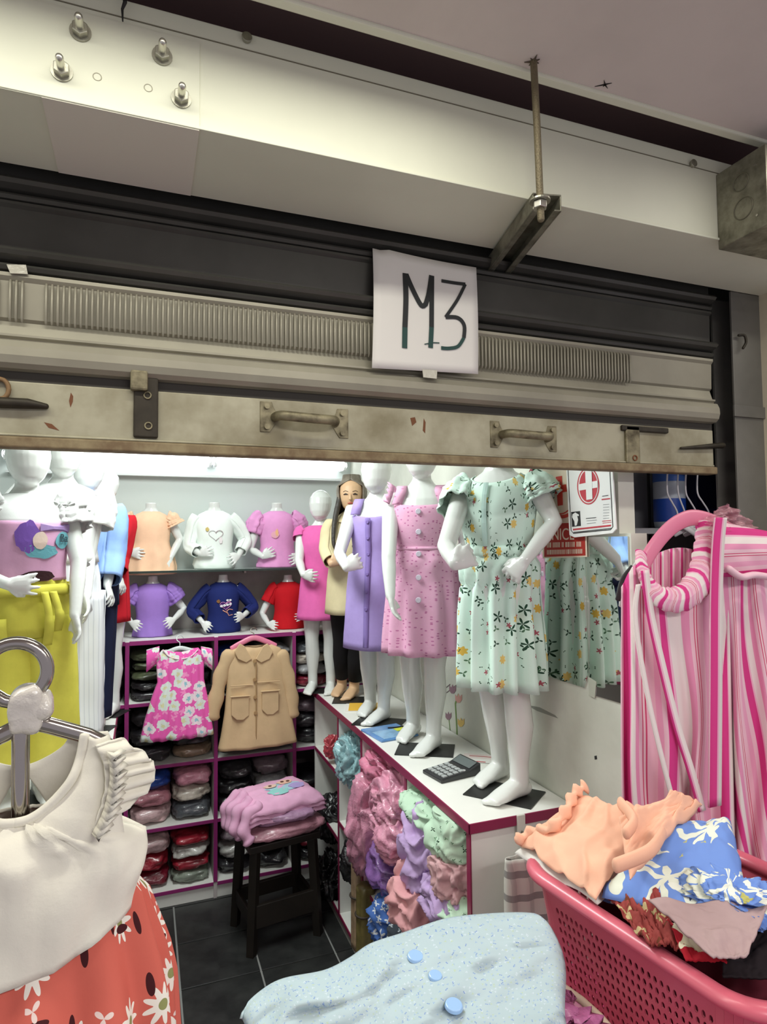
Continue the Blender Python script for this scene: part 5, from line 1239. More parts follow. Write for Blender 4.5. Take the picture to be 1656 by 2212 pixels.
for (x, y) in ((550, 1428), (550, 1468), (551, 1506), (552, 1540)):
    MB().cyl(at(x, y, YD - .046) - O, .009, .007, 18, 'y', .008).build('button', mat('coat_button', (168, 134, 92), .5), co, bevel=.001)
for (x0, x1, y0, y1) in ((500, 538, 1506, 1556), (566, 602, 1494, 1544)):
    MB().poly([at(x, y, YD - .050) - O for x, y in ((x0, y0), (x1, y0 - 2), (x1, y1 - 10), ((x0 + x1) / 2 + 6, y1), ((x0 + x1) / 2 - 8, y1), (x0, y1 - 10))], (0, 1, 0), .016).build('pocket', camel, co, bevel=.003)
    MB().tube([at(x0 - 2, y0, YD - .053) - O, at(x1 + 2, y0 - 3, YD - .053) - O], .0035, 8).build('pocket_trim', camel, co, smooth=True)
for (x0, x1, y) in ((498, 546, 1482), (556, 604, 1474)):
    MB().tube([at(x0, y, YD - .042) - O, at(x1, y - 3, YD - .046) - O], .0025, 8).build('yoke_seam', camel, co, smooth=True)
MB().tube([at(553, y, YD - .044 - .004 * (y - 1430) / 180) - O for y in (1430, 1470, 1520, 1570, 1605)], (.0016, .003), 6, up=(0, 1, 0)).build('front_edge', cloth('camel_dark', (170, 138, 98)), co, smooth=True)

# ------------------------------------------------------------------ stool with folded clothes
sx0 = atz(520, 2006, 0); stp = V((.545, 2.80, 0))
darkw = mat('dark_stool', (34, 28, 22), .5, var=.4, vscale=10)
so = thing('stool', 'dark wooden step stool under the folded pink sweatshirt', 'stool', stp, math.radians(8))
MB().box((-.155, -.13, .40), (.155, .13, .43)).build('seat', darkw, so, bevel=.004)
for a in (-1, 1):
    for b in (-1, 1): MB().tube([V((a * .125, b * .105, .40)), V((a * .145, b * .12, 0.0))], (.024, .022), 4, cap=False).build('leg', darkw, so)
MB().box((-.14, -.125, .10), (.14, -.105, .19)).build('front_rail', darkw, so, bevel=.002); MB().box((-.14, .105, .10), (.14, .125, .16)).build('rear_rail', darkw, so, bevel=.002)
for a in (-1, 1): MB().box((a * .14 - .008, -.11, .10), (a * .14 + .008, .11, .16)).build('side_rail', darkw, so, bevel=.002)
bagp = wrapped('clear_pink_bag', (186, 132, 146))
z = .432
o = pillow('wrapped_garment', bagp, (stp.x + .01, stp.y - .02, z), (.34, .29, .065), .1, 51, wr=.12); tag(o, 'clear bag of pale pink clothes lying directly on the stool', 'garment', 'clothes piled on the stool')
o = pillow('wrapped_garment', wrapped('lilac_bag', (176, 136, 170)), (stp.x - .005, stp.y - .015, z + .06), (.33, .28, .055), -.05, 52, wr=.12); tag(o, 'crumpled mauve bagged garment under the folded sweatshirt', 'garment', 'clothes piled on the stool')
sw_m = cloth('sweat_pink', (228, 174, 206))
sw = thing('folded_sweatshirt', 'folded pink sweatshirt with pastel picture print on the stool pile', 'sweatshirt', (stp.x, stp.y, z + .113), math.radians(14))
def folded(par, m, w, d_, layers, t, seed, name='folded_layer', slump=.03, pr=1.0):
    for q in range(layers):
        rows = []
        for j in range(25):
            v = -1 + 2 * j / 24; row = []
            for i in range(33):
                u = -1 + 2 * i / 32
                edge = max(abs(u), abs(v)) ** 6
                zz = q * t + t * 1.0 - edge * slump * (1 + .6 * nz(u * 3, v * 3, seed)) + .006 * nz(u * 4 + seed, v * 4, q) + .004 * nz(u * 11, v * 9 + seed, q)
                row.append(V((u * w * (1 + .04 * nz(v * 4, seed + q)) / 2, v * d_ * (1 + .05 * nz(u * 4, seed + 3 + q)) / 2, zz)))
            rows.append(row)
        MB().grid(rows, uv=[[(p.x, p.y) for p in r] for r in rows]).build(name, m, par, smooth=True, solid=.006)
folded(sw, sw_m, .35, .27, 3, .017, 3.1, slump=.045)
for (cx, cy, rx, ry, c, nm) in ((.03, -.01, .075, .05, (172, 206, 222), 'a'), (-.01, -.05, .045, .035, (150, 210, 206), 'b'), (.085, -.03, .035, .03, (176, 160, 214), 'c'), (.055, .030, .035, .022, (232, 190, 170), 'd'), (-.02, .015, .03, .018, (228, 196, 178), 'e')):
    P = [V((cx + rx * math.cos(a) * (1 + .15 * math.sin(5 * a)), cy + ry * math.sin(a), 0.0535 + .0010 * (ord(nm) - 96))) for a in [k * PI / 12 for k in range(24)]]
    MB().poly(P, (0, 0, 1), .0008).build('print_patch', cloth('sweat_print_' + nm, c), sw)
for (cx, cy) in ((-.02, .018), (.045, .034), (.07, .028)): MB().cyl((cx, cy, .0592), .008, .0010, 14).build('print_dot', mat('print_dark', (92, 52, 50), .7), sw)
# sleeves and ruffles drooping on the left side
for q, (dx, dy, s_) in enumerate(((-.19, .07, .03), (-.185, .02, .034), (-.19, -.04, .032), (-.175, -.10, .032))):
    P = smooth_path([V((dx + .05, dy, .035)), V((dx, dy - .01, .015)), V((dx - .02, dy - .02, -.035)), V((dx - .005, dy - .03, -.075))], 5)
    MB().tube(P, [(s_ * (.8 + .25 * math.sin(i * 1.1 + q)), s_ * .7) for i in range(len(P))], 12).build('cuff_fold', sw_m, sw, smooth=True)
# ================================================================== FOREGROUND
def qsheet(name, m, cs_, par=None, O=V((0, 0, 0)), nu=40, nv=40, amp=.006, freq=4.0, dome=0.0, drop=0.0, seed=0.0, solid=.003, fine=.002, ridge=0.0, rdir=(1, 0), rfreq=5.0, dropdir=V((0, 0, -1)), edgewob=0.0, up=V((0, 0, 1))):
    """cloth patch between four corners (in order round the patch) with creases, dome and drooping rim"""
    a, b, c, d = (V(q) for q in cs_); rows, uv = [], []
    W = ((b - a).length + (c - d).length) / 2; H_ = ((d - a).length + (c - b).length) / 2
    for j in range(nv + 1):
        v = j / nv; row, ur = [], []
        for i in range(nu + 1):
            u = i / nu
            uu = u + edgewob * nz(v * 6, seed) * (1 if u > .5 else -1) * abs(2 * u - 1) ** 4; vv = v + edgewob * nz(u * 6, seed + 7) * abs(2 * v - 1) ** 4 * (1 if v > .5 else -1)
            p = a.lerp(b, uu).lerp(d.lerp(c, uu), vv)
            e = max(abs(2 * u - 1), abs(2 * v - 1))
            h = amp * nz(u * freq + seed, v * freq, seed) + fine * nz(u * freq * 3.5, v * freq * 3.5, seed + 2) + dome * (1 - (2 * u - 1) ** 2) * (1 - (2 * v - 1) ** 2)
            if ridge:
                s_ = (u * rdir[0] + v * rdir[1]) * rfreq + .8 * nz(u * 2, v * 2, seed + 5); h += ridge * (1 - abs(math.sin(s_ * PI))) ** 2.0 * (.4 + .6 * abs(nz(u * 2 + 3, v * 2, seed)) * 2)
            p = p + up * h + dropdir * (drop * e ** 8)
            row.append(p - O); ur.append((u * W, v * H_))
        rows.append(row); uv.append(ur)
    return MB().grid(rows, uv=uv).build(name, m, par, smooth=True, solid=solid)

# ------------------------------------------------------------------ white blouse and coral skirt on a chrome display hanger
YW = .75
def wpx(px, py, dy=0.0): return at(px, py, YW + dy)
chrome = mat('chrome', (176, 170, 164), .16, metal=1.0)
taped = mat('packing_tape', (206, 200, 192), .22, coat=.7, bump=.9, bscale=50, bdist=.004)
st = thing('display_stand', 'chrome display stand with ring top holding the white blouse', 'stand', V((wpx(44, 1753).x, YW, 0)))
O = st.location.copy()
rc = wpx(32, 1452); rr = (wpx(102, 1452) - rc).length
MB().tube([rc + V((math.cos(a) * rr, 0, math.sin(a) * rr)) - O for a in [lerp(-1.2, 3.6, q / 30) for q in range(31)]], .0068, 14).build('ring', chrome, st, smooth=True)
MB().tube([wpx(-30, 1490) - O, wpx(10, 1514) - O, wpx(58, 1522) - O], .0068, 12).build('ring_tail', chrome, st, smooth=True)
MB().tube([wpx(45, 1530) - O, wpx(44, 1753) - O, V((wpx(44, 1753).x, YW, .012)) - O], .0085, 16).build('stem', chrome, st, smooth=True)
MB().cyl(V((wpx(44, 1753).x, YW, .006)) - O, .14, .012, 40, 'z', .13).build('floor_base', chrome, st, bevel=.002)
MB().tube([wpx(70, 1558) - O, wpx(110, 1568) - O, wpx(190, 1590) - O, wpx(260, 1625) - O], [(.0085, .006)] * 4, 12).build('shoulder_bar', chrome, st, smooth=True)
MB().tube([wpx(30, 1575) - O, wpx(-30, 1605) - O, wpx(-120, 1650) - O], [(.0085, .006)] * 3, 12).build('shoulder_bar', chrome, st, smooth=True)
o = pillow('tape_wrap', taped, (0, 0, 0), (.034, .028, .050), 0, 61, wr=.16, parent=st); o.location = wpx(56, 1585) - O
o = pillow('tape_wrap', taped, (0, 0, 0), (.022, .024, .030), 0, 63, wr=.2, parent=st); o.location = wpx(88, 1555) - O

cw_ = cloth('ivory_cotton', (232, 228, 214), bump=.3, bscale=140, var=.04)
bl = thing('blouse_and_skirt', 'ivory ruffle-sleeve blouse with coral daisy skirt in the left foreground', 'dress', wpx(42, 2212))
O = bl.location.copy(); xc = wpx(42, 1700).x
def wx(px, py): return wpx(px, py).x - xc
# body: loft about the centre line; half widths and heights read on the right side
BR = [(1758, 78, .018), (1772, 120, .030), (1790, 172, .038), (1815, 232, .044), (1835, 270, .046), (1870, 275, .048), (1905, 266, .049), (1945, 252, .050), (1985, 246, .050)]
def hw(px): return px * (wpx(342, 1800).x - wpx(42, 1800).x) / 300
rows, uv = [], []
N = 72
def half(th): return math.cos(th)
outline = drows([(y, w, t) for y, w, t in BR], 30)
for jj, (y, w, t) in enumerate(outline):
    z = wpx(42, y).z; row, ur = [], []; v = jj / 30
    for i in range(N + 1):
        th = 2 * PI * i / N; c, s_ = math.cos(th), math.sin(th)
        gath = .0035 * math.sin(c * 34) * (1 - v) * (1 if s_ < 0 else 0) * (1 - abs(c)) + .006 * nz(c * 3, v * 3, 2) + .003 * nz(c * 7, v * 5, 5)
        zz = z - (.038 * (1 - abs(c) ** 1.6)) * max(0, (v - .45) / .55) ** 1.5
        row.append(V((xc + spow(c, .95) * hw(w), YW + spow(s_, .8) * t - gath * (2 if s_ < 0 else -1), zz)) - O); ur.append((c * hw(w), z))
    rows.append(row); uv.append(ur)
body_o = MB().grid(rows, uv=uv).build('blouse_body', cw_, bl, smooth=True, solid=.003)
# yoke: front with a deep round neck, back yoke higher
for sgn, neck, dy, nm in ((-1, [(185, 1580), (176, 1625), (160, 1665), (132, 1700), (100, 1730), (70, 1750), (42, 1757)], -.020, 'front_yoke'), (1, [(150, 1590), (135, 1615), (110, 1635), (80, 1652), (60, 1660), (50, 1662), (42, 1663)], .020, 'back_yoke')):
    outer = [(232, 1584), (252, 1625), (262, 1668), (262, 1715), (264, 1752), (270, 1790), (272, 1812)]
    if sgn > 0: outer = [(232, 1584), (250, 1625), (258, 1668), (258, 1715), (250, 1752), (200, 1775), (120, 1790)]
    for side in (1, -1):
        rws = []
        for (n0, o0_) in zip(smooth_path([V((a, b, 0)) for a, b in neck], 5), smooth_path([V((a, b, 0)) for a, b in outer], 5)):
            r_ = []
            for q in range(11):
                t = q / 10; x = lerp(n0.x, o0_.x, t); y = lerp(n0.y, o0_.y, t)
                if sgn < 0: y += 0 
                p = wpx(x, y); bulge = dy * (.35 + .65 * min(1, max(0, (y - 1580) / 160))) - (.016 * math.sin(t * PI) if sgn < 0 else 0) + .002 * nz(t * 3, y * .02, side)
                r_.append(V((xc + (p.x - xc) * side, YW + bulge, p.z)) - O)
            rws.append(r_)
        MB().grid(rws).build(nm, cw_, bl, smooth=True, solid=.003)
# lower front panel closing the neck to the body, neck binding, ruffles
for side in (1, -1):
    P = [V((xc + (wpx(x, y).x - xc) * side, YW - .024 + .006 * (y < 1640), wpx(x, y).z)) - O for x, y in ((186, 1578), (177, 1625), (161, 1665), (133, 1701), (101, 1731), (70, 1750), (42, 1757))]
    MB().tube(smooth_path(P, 5), (.0048, .003), 8).build('neck_binding', cw_, bl, smooth=True)
    P0 = smooth_path([V((x, y, 0)) for x, y in ((212, 1590), (228, 1625), (232, 1668), (222, 1715), (204, 1765))], 8); P1 = smooth_path([V((x, y, 0)) for x, y in ((262, 1588), (318, 1625), (334, 1655), (318, 1698), (262, 1742))], 8)
    rws = []
    for i, (a, b) in enumerate(zip(P0, P1)):
        r_ = []
        for q in range(9):
            t = q / 8; p = wpx(lerp(a.x, b.x, t), lerp(a.y, b.y, t)); w_ = math.sin(i * 1.25) * .007 * t ** .6 + .003 * nz(i * .5, t * 3)
            r_.append(V((xc + (p.x - xc) * side, YW - .036 + .022 * t + w_, p.z)) - O)
        rws.append(r_)
    MB().grid(rws).build('ruffle_sleeve', cw_, bl, smooth=True, solid=.003)
    P2 = smooth_path([V((x, y, 0)) for x, y in ((238, 1600), (244, 1640), (240, 1680), (228, 1725), (206, 1768))], 10)
    rws = []
    for i, a in enumerate(P2):
        w_ = .010 * abs(math.sin(i * .9)); p = wpx(a.x, a.y); q = wpx(a.x + 26 + 8 * math.sin(i * 1.8), a.y - 4)
        rws.append([V((xc + (p.x - xc) * side, YW - .040, p.z)) - O, V((xc + (lerp(p.x, q.x, .5) - xc) * side, YW - .048 - w_, p.z)) - O, V((xc + (q.x - xc) * side, YW - .038, q.z)) - O])
    MB().grid(rws).build('shoulder_frill', cw_, bl, smooth=True, solid=.003)
coral = printed('coral_daisies', (206, 102, 88), [dict(s=19, r=.36, n=9, a=.25, p=.60, c=(240, 234, 222), o=2, j=.8), dict(s=19, r=.10, p=.60, c=(146, 150, 96), o=2, j=.8), dict(s=22, r=.20, p=.34, c=(66, 24, 28), o=6.3, j=.9, st=(2.3, .85)), dict(s=22, r=.20, p=.30, c=(70, 26, 30), o=3.6, j=.9, st=(.85, 2.3)), dict(s=28, r=.24, n=3, a=.5, p=.25, c=(236, 214, 206), o=9.1)])
rows, uv = [], []
SK = drows([(wpx(42, 1958).z, .200, .016), (wpx(42, 2000).z, .212, .026), (wpx(42, 2100).z, .232, .050), (wpx(42, 2212).z, .250, .072), (wpx(42, 2212).z - .14, .275, .10)], 24)
sc_ = hw(1.0)
for jj, (z, w, t) in enumerate(SK):
    v = jj / 24; row, ur = [], []
    wv = hw(lerp(244, 318, min(1, v * 1.65)) if v < .62 else lerp(318, 350, (v - .62) / .38))
    for i in range(201):
        th = 2 * PI * i / 200; f = 1 + (.03 + .14 * v) * (math.sin(13 * th + 1.2 * nz(th, v)) + .5 * nz(th * 5, v * 2))
        row.append(V((xc + math.cos(th) * wv * (1 + (f - 1) * .4), YW + math.sin(th) * t * f, z + .014 * abs(math.cos(th)))) - O); ur.append((th * .15, z))
    rows.append(row); uv.append(ur)
MB().grid(rows, uv=uv).build('skirt', coral, bl, smooth=True, solid=.002)

# ------------------------------------------------------------------ striped dresses at the right
YR = 1.13
PINK = [(0, (236, 196, 208)), (.10, (214, 62, 136)), (.27, (238, 178, 202)), (.31, (236, 224, 220)), (.47, (230, 150, 184)), (.60, (236, 196, 208)), (.68, (206, 70, 112)), (.70, (240, 206, 212)), (.735, (206, 70, 112)), (.755, (238, 190, 204)), (.88, (232, 164, 192))]
str_v = striped('candy', .125, PINK, 0); str_h = striped('candy_cross', .110, PINK, 1); str_f = striped('candy_fine', .050, PINK, 0)
def rp(px, py, d=0.0): return at(px, py, YR + d)
sd = thing('striped_dress', 'pink and white striped dress with gathered neck on pink hanger', 'dress', rp(1450, 1990))
O = sd.location.copy()
top_e = [(1342, 1268), (1362, 1238), (1382, 1222), (1400, 1262), (1430, 1296), (1470, 1312), (1512, 1300), (1548, 1262), (1570, 1240)]
bot_l, bot_r, bot_y = 1352, 1590, 1990
rows, uv = [], []
tp = smooth_path([V((a, b, 0)) for a, b in top_e], 12); n_ = len(tp)
for j in range(40):
    v = j / 39; row, ur = [], []
    for i, t in enumerate(tp):
        u = i / (n_ - 1); x = lerp(t.x, lerp(bot_l, bot_r, u), v ** .8) - 6 * math.sin(v * PI) * (1 - u) + 34 * nz(u * 2.6, v * 2.4, 7) * math.sin(u * PI); y = lerp(t.y, bot_y, v)
        fold = .022 * math.sin(u * 24 + 1.6 * nz(u * 3, v * 1.5)) * (.35 + .65 * v) + .016 * nz(u * 6, v * 2, 1)
        row.append(rp(x, y, fold - .02 * math.sin(u * PI)) - O); ur.append((u * .30 + .006 * math.sin(u * 24 + 1.57), v * .9))
    rows.append(row); uv.append(ur)
MB().grid(rows, uv=uv).build('dress_body', str_v, sd, smooth=True, solid=.002)
# gathered neck band
P = smooth_path([rp(x, y, d_) - O for x, y, d_ in ((1540, 1150, .0), (1530, 1200, -.02), (1512, 1250, -.035), (1475, 1290, -.045), (1430, 1292, -.045), (1400, 1262, -.035), (1386, 1225, -.02), (1384, 1195, 0))], 9)
rows, uv = [], []
for i, p in enumerate(P):
    T = (P[min(i + 1, len(P) - 1)] - P[max(i - 1, 0)]).normalized(); nn = V((0, -1, 0)); nn = (nn - T * nn.dot(T)).normalized(); b_ = T.cross(nn)
    s_ = i / (len(P) - 1); r_ = lerp(.050, .016, min(1, s_ * 1.3)) * (1 + .07 * math.sin(i * 1.7)); row, ur = [], []
    for q in range(17):
        a = 2 * PI * q / 16; row.append(p + nn * (math.cos(a) * r_ * .55) + b_ * (math.sin(a) * r_)); ur.append((s_ * .36 + .003 * math.sin(a * 3), q * .006))
    rows.append(row); uv.append(ur)
MB().grid(rows, uv=uv).build('gathered_neck', str_f, sd, smooth=True)
rows, uv = [], []
for j in range(8):
    v = j / 7; row, ur = [], []
    for i in range(40):
        u = i / 39; row.append(rp(lerp(1400, 1535, u), lerp(1205 - 22 * math.sin(u * 3.1), 1300, v), .035 + .006 * math.sin(u * 46)) - O); ur.append((u * .3, v * .1))
    rows.append(row); uv.append(ur)
MB().grid(rows, uv=uv).build('inner_back', str_f, sd, smooth=True, solid=.002)
MB().ribbon(smooth_path([rp(x, y, -.045) - O for x, y in ((1392, 1232), (1405, 1330), (1432, 1450), (1462, 1570), (1490, 1660), (1516, 1752))], 8), (1, 0, .1), .020, .030).build('shoulder_tie', str_v, sd, smooth=True, solid=.003)
MB().ribbon(smooth_path([rp(x, y, -.05) - O for x, y in ((1378, 1262), (1372, 1340), (1394, 1480), (1420, 1600), (1450, 1720))], 8), (1, 0, .1), .012, .040).build('shoulder_tie', str_v, sd, smooth=True, solid=.002)
MB().ribbon(smooth_path([rp(x, y, -.058) - O for x, y in ((1556, 1118), (1550, 1180), (1546, 1300), (1545, 1500), (1543, 1742))], 8), (1, 0, 0), .036, .012).build('wide_strap', str_v, sd, smooth=True, solid=.004)
sd2 = thing('striped_dress', 'second pink striped dress overlapping at the right edge, sleeve folded across', 'dress', rp(1640, 1990, .02))
O = sd2.location.copy()
rows, uv = [], []
for j in range(40):
    v = j / 39; row, ur = [], []
    for i in range(60):
        u = i / 59; x = lerp(1548, 1672, u) + v ** 1.3 * lerp(0, 50 + 40 * 0, u) + 26 * v + 34 * nz(u * 2.2, v * 2.2, 3) * math.sin(u * PI); y = lerp(1228, 2060, v)
        fold = .024 * math.sin(u * 15 + 2 * v) * (.3 + .7 * v) + .014 * nz(u * 5, v * 2, 4)
        row.append(rp(x, y, fold - .015) - O); ur.append((u * .26 + .04 - .16 * v * v, v * .9))
    rows.append(row); uv.append(ur)
MB().grid(rows, uv=uv).build('dress_body', str_v, sd2, smooth=True, solid=.002)
rows, uv = [], []
for j in range(14):
    v = j / 13; row, ur = [], []
    for i in range(24):
        u = i / 23; row.append(rp(lerp(1556, 1690, u), lerp(1128 + 26 * u, 1246, v), -.035 - .02 * math.sin(v * PI) + .006 * nz(u * 4, v * 4)) - O); ur.append((u * .2, v * .13 + .02 * u))
    rows.append(row); uv.append(ur)
MB().grid(rows, uv=uv).build('folded_sleeve', str_h, sd2, smooth=True, solid=.002)
MB().tube(smooth_path([rp(1572, 1228, -.05) - O, rp(1600, 1246, -.055) - O, rp(1630, 1242, -.055) - O, rp(1682, 1250, -.05) - O], 6), [(.008, .010)] * 19, 10).build('sleeve_cuff', str_f, sd2, smooth=True)
# hangers
ph = thing('clothes_hanger', 'broad pink plastic hanger under the striped dress', 'hanger', rp(1500, 1130))
O = ph.location.copy()
MB().tube(smooth_path([rp(x, y, .005) - O for x, y in ((1384, 1232), (1408, 1188), (1436, 1152), (1466, 1128), (1500, 1118), (1545, 1130), (1600, 1160), (1660, 1195))], 6), [(.019, .006)] * 43, 12, up=(0, 0, 1)).build('shoulder_bar', pinkh, ph, smooth=True)
whook = mat('white_hook', (226, 226, 228), .3)
rail_z = 1.862; YH = 1.30
rl = thing('hanging_rail', 'steel hanging rail above the striped dresses, behind the shutter', 'rail', (XW + .05, YH, rail_z))
MB().tube([(0, 0, 0), (1.8 - XW - .05, 0, 0)], .008, 12).build('tube', steel, rl, smooth=True)
for q in (0, 1): MB().cyl((.004 if q == 0 else 1.8 - XW - .054, 0, 0), .018, .008, 20, 'x').build('flange', steel, rl)
HP = [(1440, 1462, 'first'), (1463, 1478, 'second'), (1480, 1503, 'third'), (1505, 1530, 'fourth')]
for k, (x0, x1, nm) in enumerate(HP):
    t_ = at(x0, 1034, YH); hg = thing('clothes_hanger', 'white hanger hook above the striped dress, %s from the left' % nm, 'hanger', (t_.x, YH, rail_z - .17), 0, 'white hanger hooks on the rail')
    O = hg.location.copy(); a = at(x0, 1030, YH)
    MB().tube([p - O for p in smooth_path([V((a.x - .012, YH - .006, rail_z + .001)), V((a.x - .008, YH, rail_z + .0115)), V((a.x, YH, rail_z + .0105)), V((a.x + .004, YH, rail_z - .004)), at(x0, 1045, YH), at(x0 + 2, 1068, YH), at((x0 + x1) / 2, 1085, YH), at(x1, 1106, YH), at(x1 + 2, 1130, YH)], 5)], .0022, 8).build('hook', whook, hg, smooth=True)
    e = at(x1 + 2, 1130, YH)
    MB().tube([e - O + V((-.06, .01 * k, -.03)), e - O, e - O + V((.06, .01 * k, -.03))], (.008, .004), 8, up=(0, 0, 1)).build('shoulder_bar', whook, hg, smooth=True)
wg = thing('white_garment', 'white garment with black shoulder trim behind the striped dress', 'dress', rp(1375, 1760, .09))
O = wg.location.copy()
qsheet('garment_body', cloth('white_back', (226, 228, 226)), [rp(1392, 1196, .07), rp(1470, 1220, .08), rp(1470, 1700, .09), rp(1352, 1700, .08)], wg, O, amp=.01, seed=3, up=V((0, -1, 0)))
MB().tube(smooth_path([rp(1334, 1296, .06) - O, rp(1344, 1255, .062) - O, rp(1366, 1226, .066) - O], 5), (.008, .003), 8).build('shoulder_trim', mat('trim_black', (52, 54, 56), .6), wg, smooth=True)
MB().tube(smooth_path([rp(1346, 1310, .07) - O, rp(1352, 1262, .07) - O, rp(1376, 1226, .07) - O, rp(1392, 1200, .07) - O], 5), (.014, .004), 10).build('shoulder_edge', cloth('white_back', (226, 228, 226)), wg, smooth=True)
fm = mat('clear_film', (232, 160, 176), .12, coat=.8, alpha=.45, bump=1.0, bscale=40, bdist=.006)
fmo = qsheet('plastic_cover', fm, [rp(1522, 1122, -.03), rp(1568, 1086, -.02), rp(1640, 1140, -.03), rp(1540, 1150, -.045)], None, amp=.02, freq=5, fine=.006, seed=8, solid=0, up=V((0, -1, 0)))
tag(fmo, 'crumpled clear plastic cover on top of the striped dresses', 'plastic cover')
# niche shelf with a bottle
zs = at(1445, 1142, 1.40).z
ns = struct(MB().box((XW + .05, 1.33, zs - .015), (1.82, 1.50, zs)).build('trim_7', grey_wall))
bt = thing('plastic_bottle', 'white and blue plastic bottle on the niche shelf by the hangers', 'bottle', (at(1447, 1142, 1.40).x, 1.40, zs))
r_ = (at(1472, 1100, 1.40) - at(1422, 1100, 1.40)).length / 2; hb = at(1447, 1020, 1.40).z - zs
def lathe(prof, n=28): return [[V((math.cos(2 * PI * i / n) * a, math.sin(2 * PI * i / n) * a, z)) for i in range(n)] for a, z in prof]
MB().grid(lathe([(r_ * .8, 0), (r_ * .96, .006), (r_, .02), (r_, hb * .62), (r_, hb), (r_ * .9, hb + .03), (r_ * .4, hb + .05), (r_ * .4, hb + .07)]), True, cap0=True, cap1=True).build('bottle_body', mat('bottle_white', (196, 206, 216), .3), bt, smooth=True)
MB().grid(lathe([(r_ * 1.012, hb * .12), (r_ * 1.012, hb * .52)]), True).build('blue_label', mat('bottle_blue', (36, 76, 170), .35), bt, smooth=True)
MB().grid(lathe([(r_ * 1.012, hb * .82), (r_ * 1.012, hb * 1.02)]), True).build('blue_label', mat('bottle_blue2', (70, 110, 190), .35), bt, smooth=True)
bx = thing('dark_blue_box', 'dark blue carton standing behind the bottle and hanger hooks', 'box', (at(1505, 1100, 1.46).x, 1.45, zs))
MB().box((-.045, -.03, 0), (.05, .03, .20)).build('carton', mat('carton_navy', (40, 44, 84), .5), bx, bevel=.002); MB().box((-.04, -.0308, .02), (.045, -.03, .06)).build('printed_band', mat('carton_band', (66, 74, 130), .5), bx)

# ------------------------------------------------------------------ pink table
TZ = .74
tb = thing('plastic_table', 'magenta plastic table carrying the laundry basket', 'table', (.62, .86, 0))
magp = mat('magenta_plastic', (206, 44, 118), .35, coat=.2)
MB().box((-.52, -.34, TZ - .03), (.52, .34, TZ)).build('tabletop', magp, tb, bevel=.01)
for a in (-1, 1):
    for b in (-1, 1): MB().tube([V((a * .46, b * .28, TZ - .03)), V((a * .49, b * .31, 0))], [.028, .02], 10, cap=False).build('leg', magp, tb, smooth=True)
# ------------------------------------------------------------------ laundry basket
BZ = 1.04; th_b = math.radians(7.9); bc = V((.905, .872, TZ)); hx, hy = .188, .232
bk = thing('laundry_basket', 'pink perforated plastic laundry basket heaped with clothes', 'basket', bc, th_b)
bpink = mat('basket_pink', (208, 98, 116), .35, coat=.25)
def rrect(hx_, hy_, r, n_c=8):
    P = []
    for cx, cy, a0 in ((hx_ - r, hy_ - r, 0), (-hx_ + r, hy_ - r, PI / 2), (-hx_ + r, -hy_ + r, PI), (hx_ - r, -hy_ + r, 1.5 * PI)):
        for k in range(n_c + 1): a = a0 + PI / 2 * k / n_c; P.append(V((cx + r * math.cos(a), cy + r * math.sin(a), 0)))
    return P
def resample(P, n):
    L = [0.0]
    for i in range(len(P)): L.append(L[-1] + (P[(i + 1) % len(P)] - P[i]).length)
    out = []; j = 0
    for k in range(n):
        s_ = L[-1] * k / n
        while L[j + 1] < s_: j += 1
        f = (s_ - L[j]) / max(1e-9, L[j + 1] - L[j]); out.append(P[j].lerp(P[(j + 1) % len(P)], f))
    return out
NC, NR = 132, 17
hB = BZ - TZ
topP = resample(rrect(hx, hy, .07), NC); botP = resample(rrect(hx * .80, hy * .82, .06), NC)
def bpt(i, t): 
    a, b = topP[i % NC], botP[i % NC]; p = a.lerp(b, t); return V((p.x, p.y, lerp(hB, .004, t)))
mb = MB(); mh = MB()
for i in range(NC):
    q = (topP[i] + topP[(i + 1) % NC]) / 2
    on_side = abs(q.y) < hy - .075 or abs(q.x) < hx - .075
    for j in range(NR):
        t0, t1 = .02 + .96 * j / NR, .02 + .96 * (j + 1) / NR
        A, B, C_, D = bpt(i, t0), bpt(i + 1, t0), bpt(i + 1, t1), bpt(i, t1)
        if on_side and 2 <= j <= NR - 2:
            k = len(mh.v); cen = (A + B + C_ + D) / 4
            ring_ = [A.lerp(D, .5), A, A.lerp(B, .5), B, B.lerp(C_, .5), C_, C_.lerp(D, .5), D]
            ang_ = [PI, 2.356, PI / 2, .785, 0, -.785, -PI / 2, -2.356]
            ux_, vz_ = (B - A) * .5, (A - D) * .5; sh_ = (.18 if j % 2 else -.18)
            inner = [cen + ux_ * (math.cos(g_) * .60 + sh_) + vz_ * (math.sin(g_) * .74) for g_ in ang_]
            mh.add(ring_ + inner)
            for e in range(8): mh.f.append((k + e, k + (e + 1) % 8, k + 8 + (e + 1) % 8, k + 8 + e))
        else:
            k = len(mb.v); mb.add([A, B, C_, D]); mb.f.append((k, k + 1, k + 2, k + 3))
mb.f.append(tuple(range(len(mb.v), len(mb.v) + NC))); mb.add([bpt(i, 1.0) for i in range(NC)])
mb.build('wall', bpink, bk, solid=.003); mh.build('perforated_wall', bpink, bk, solid=.003)
MB().tube([V((p.x * 1.03, p.y * 1.03, hB)) for p in topP], (.012, .016), 12, closed=True, up=(0, 0, 1)).build('rim', bpink, bk, smooth=True)
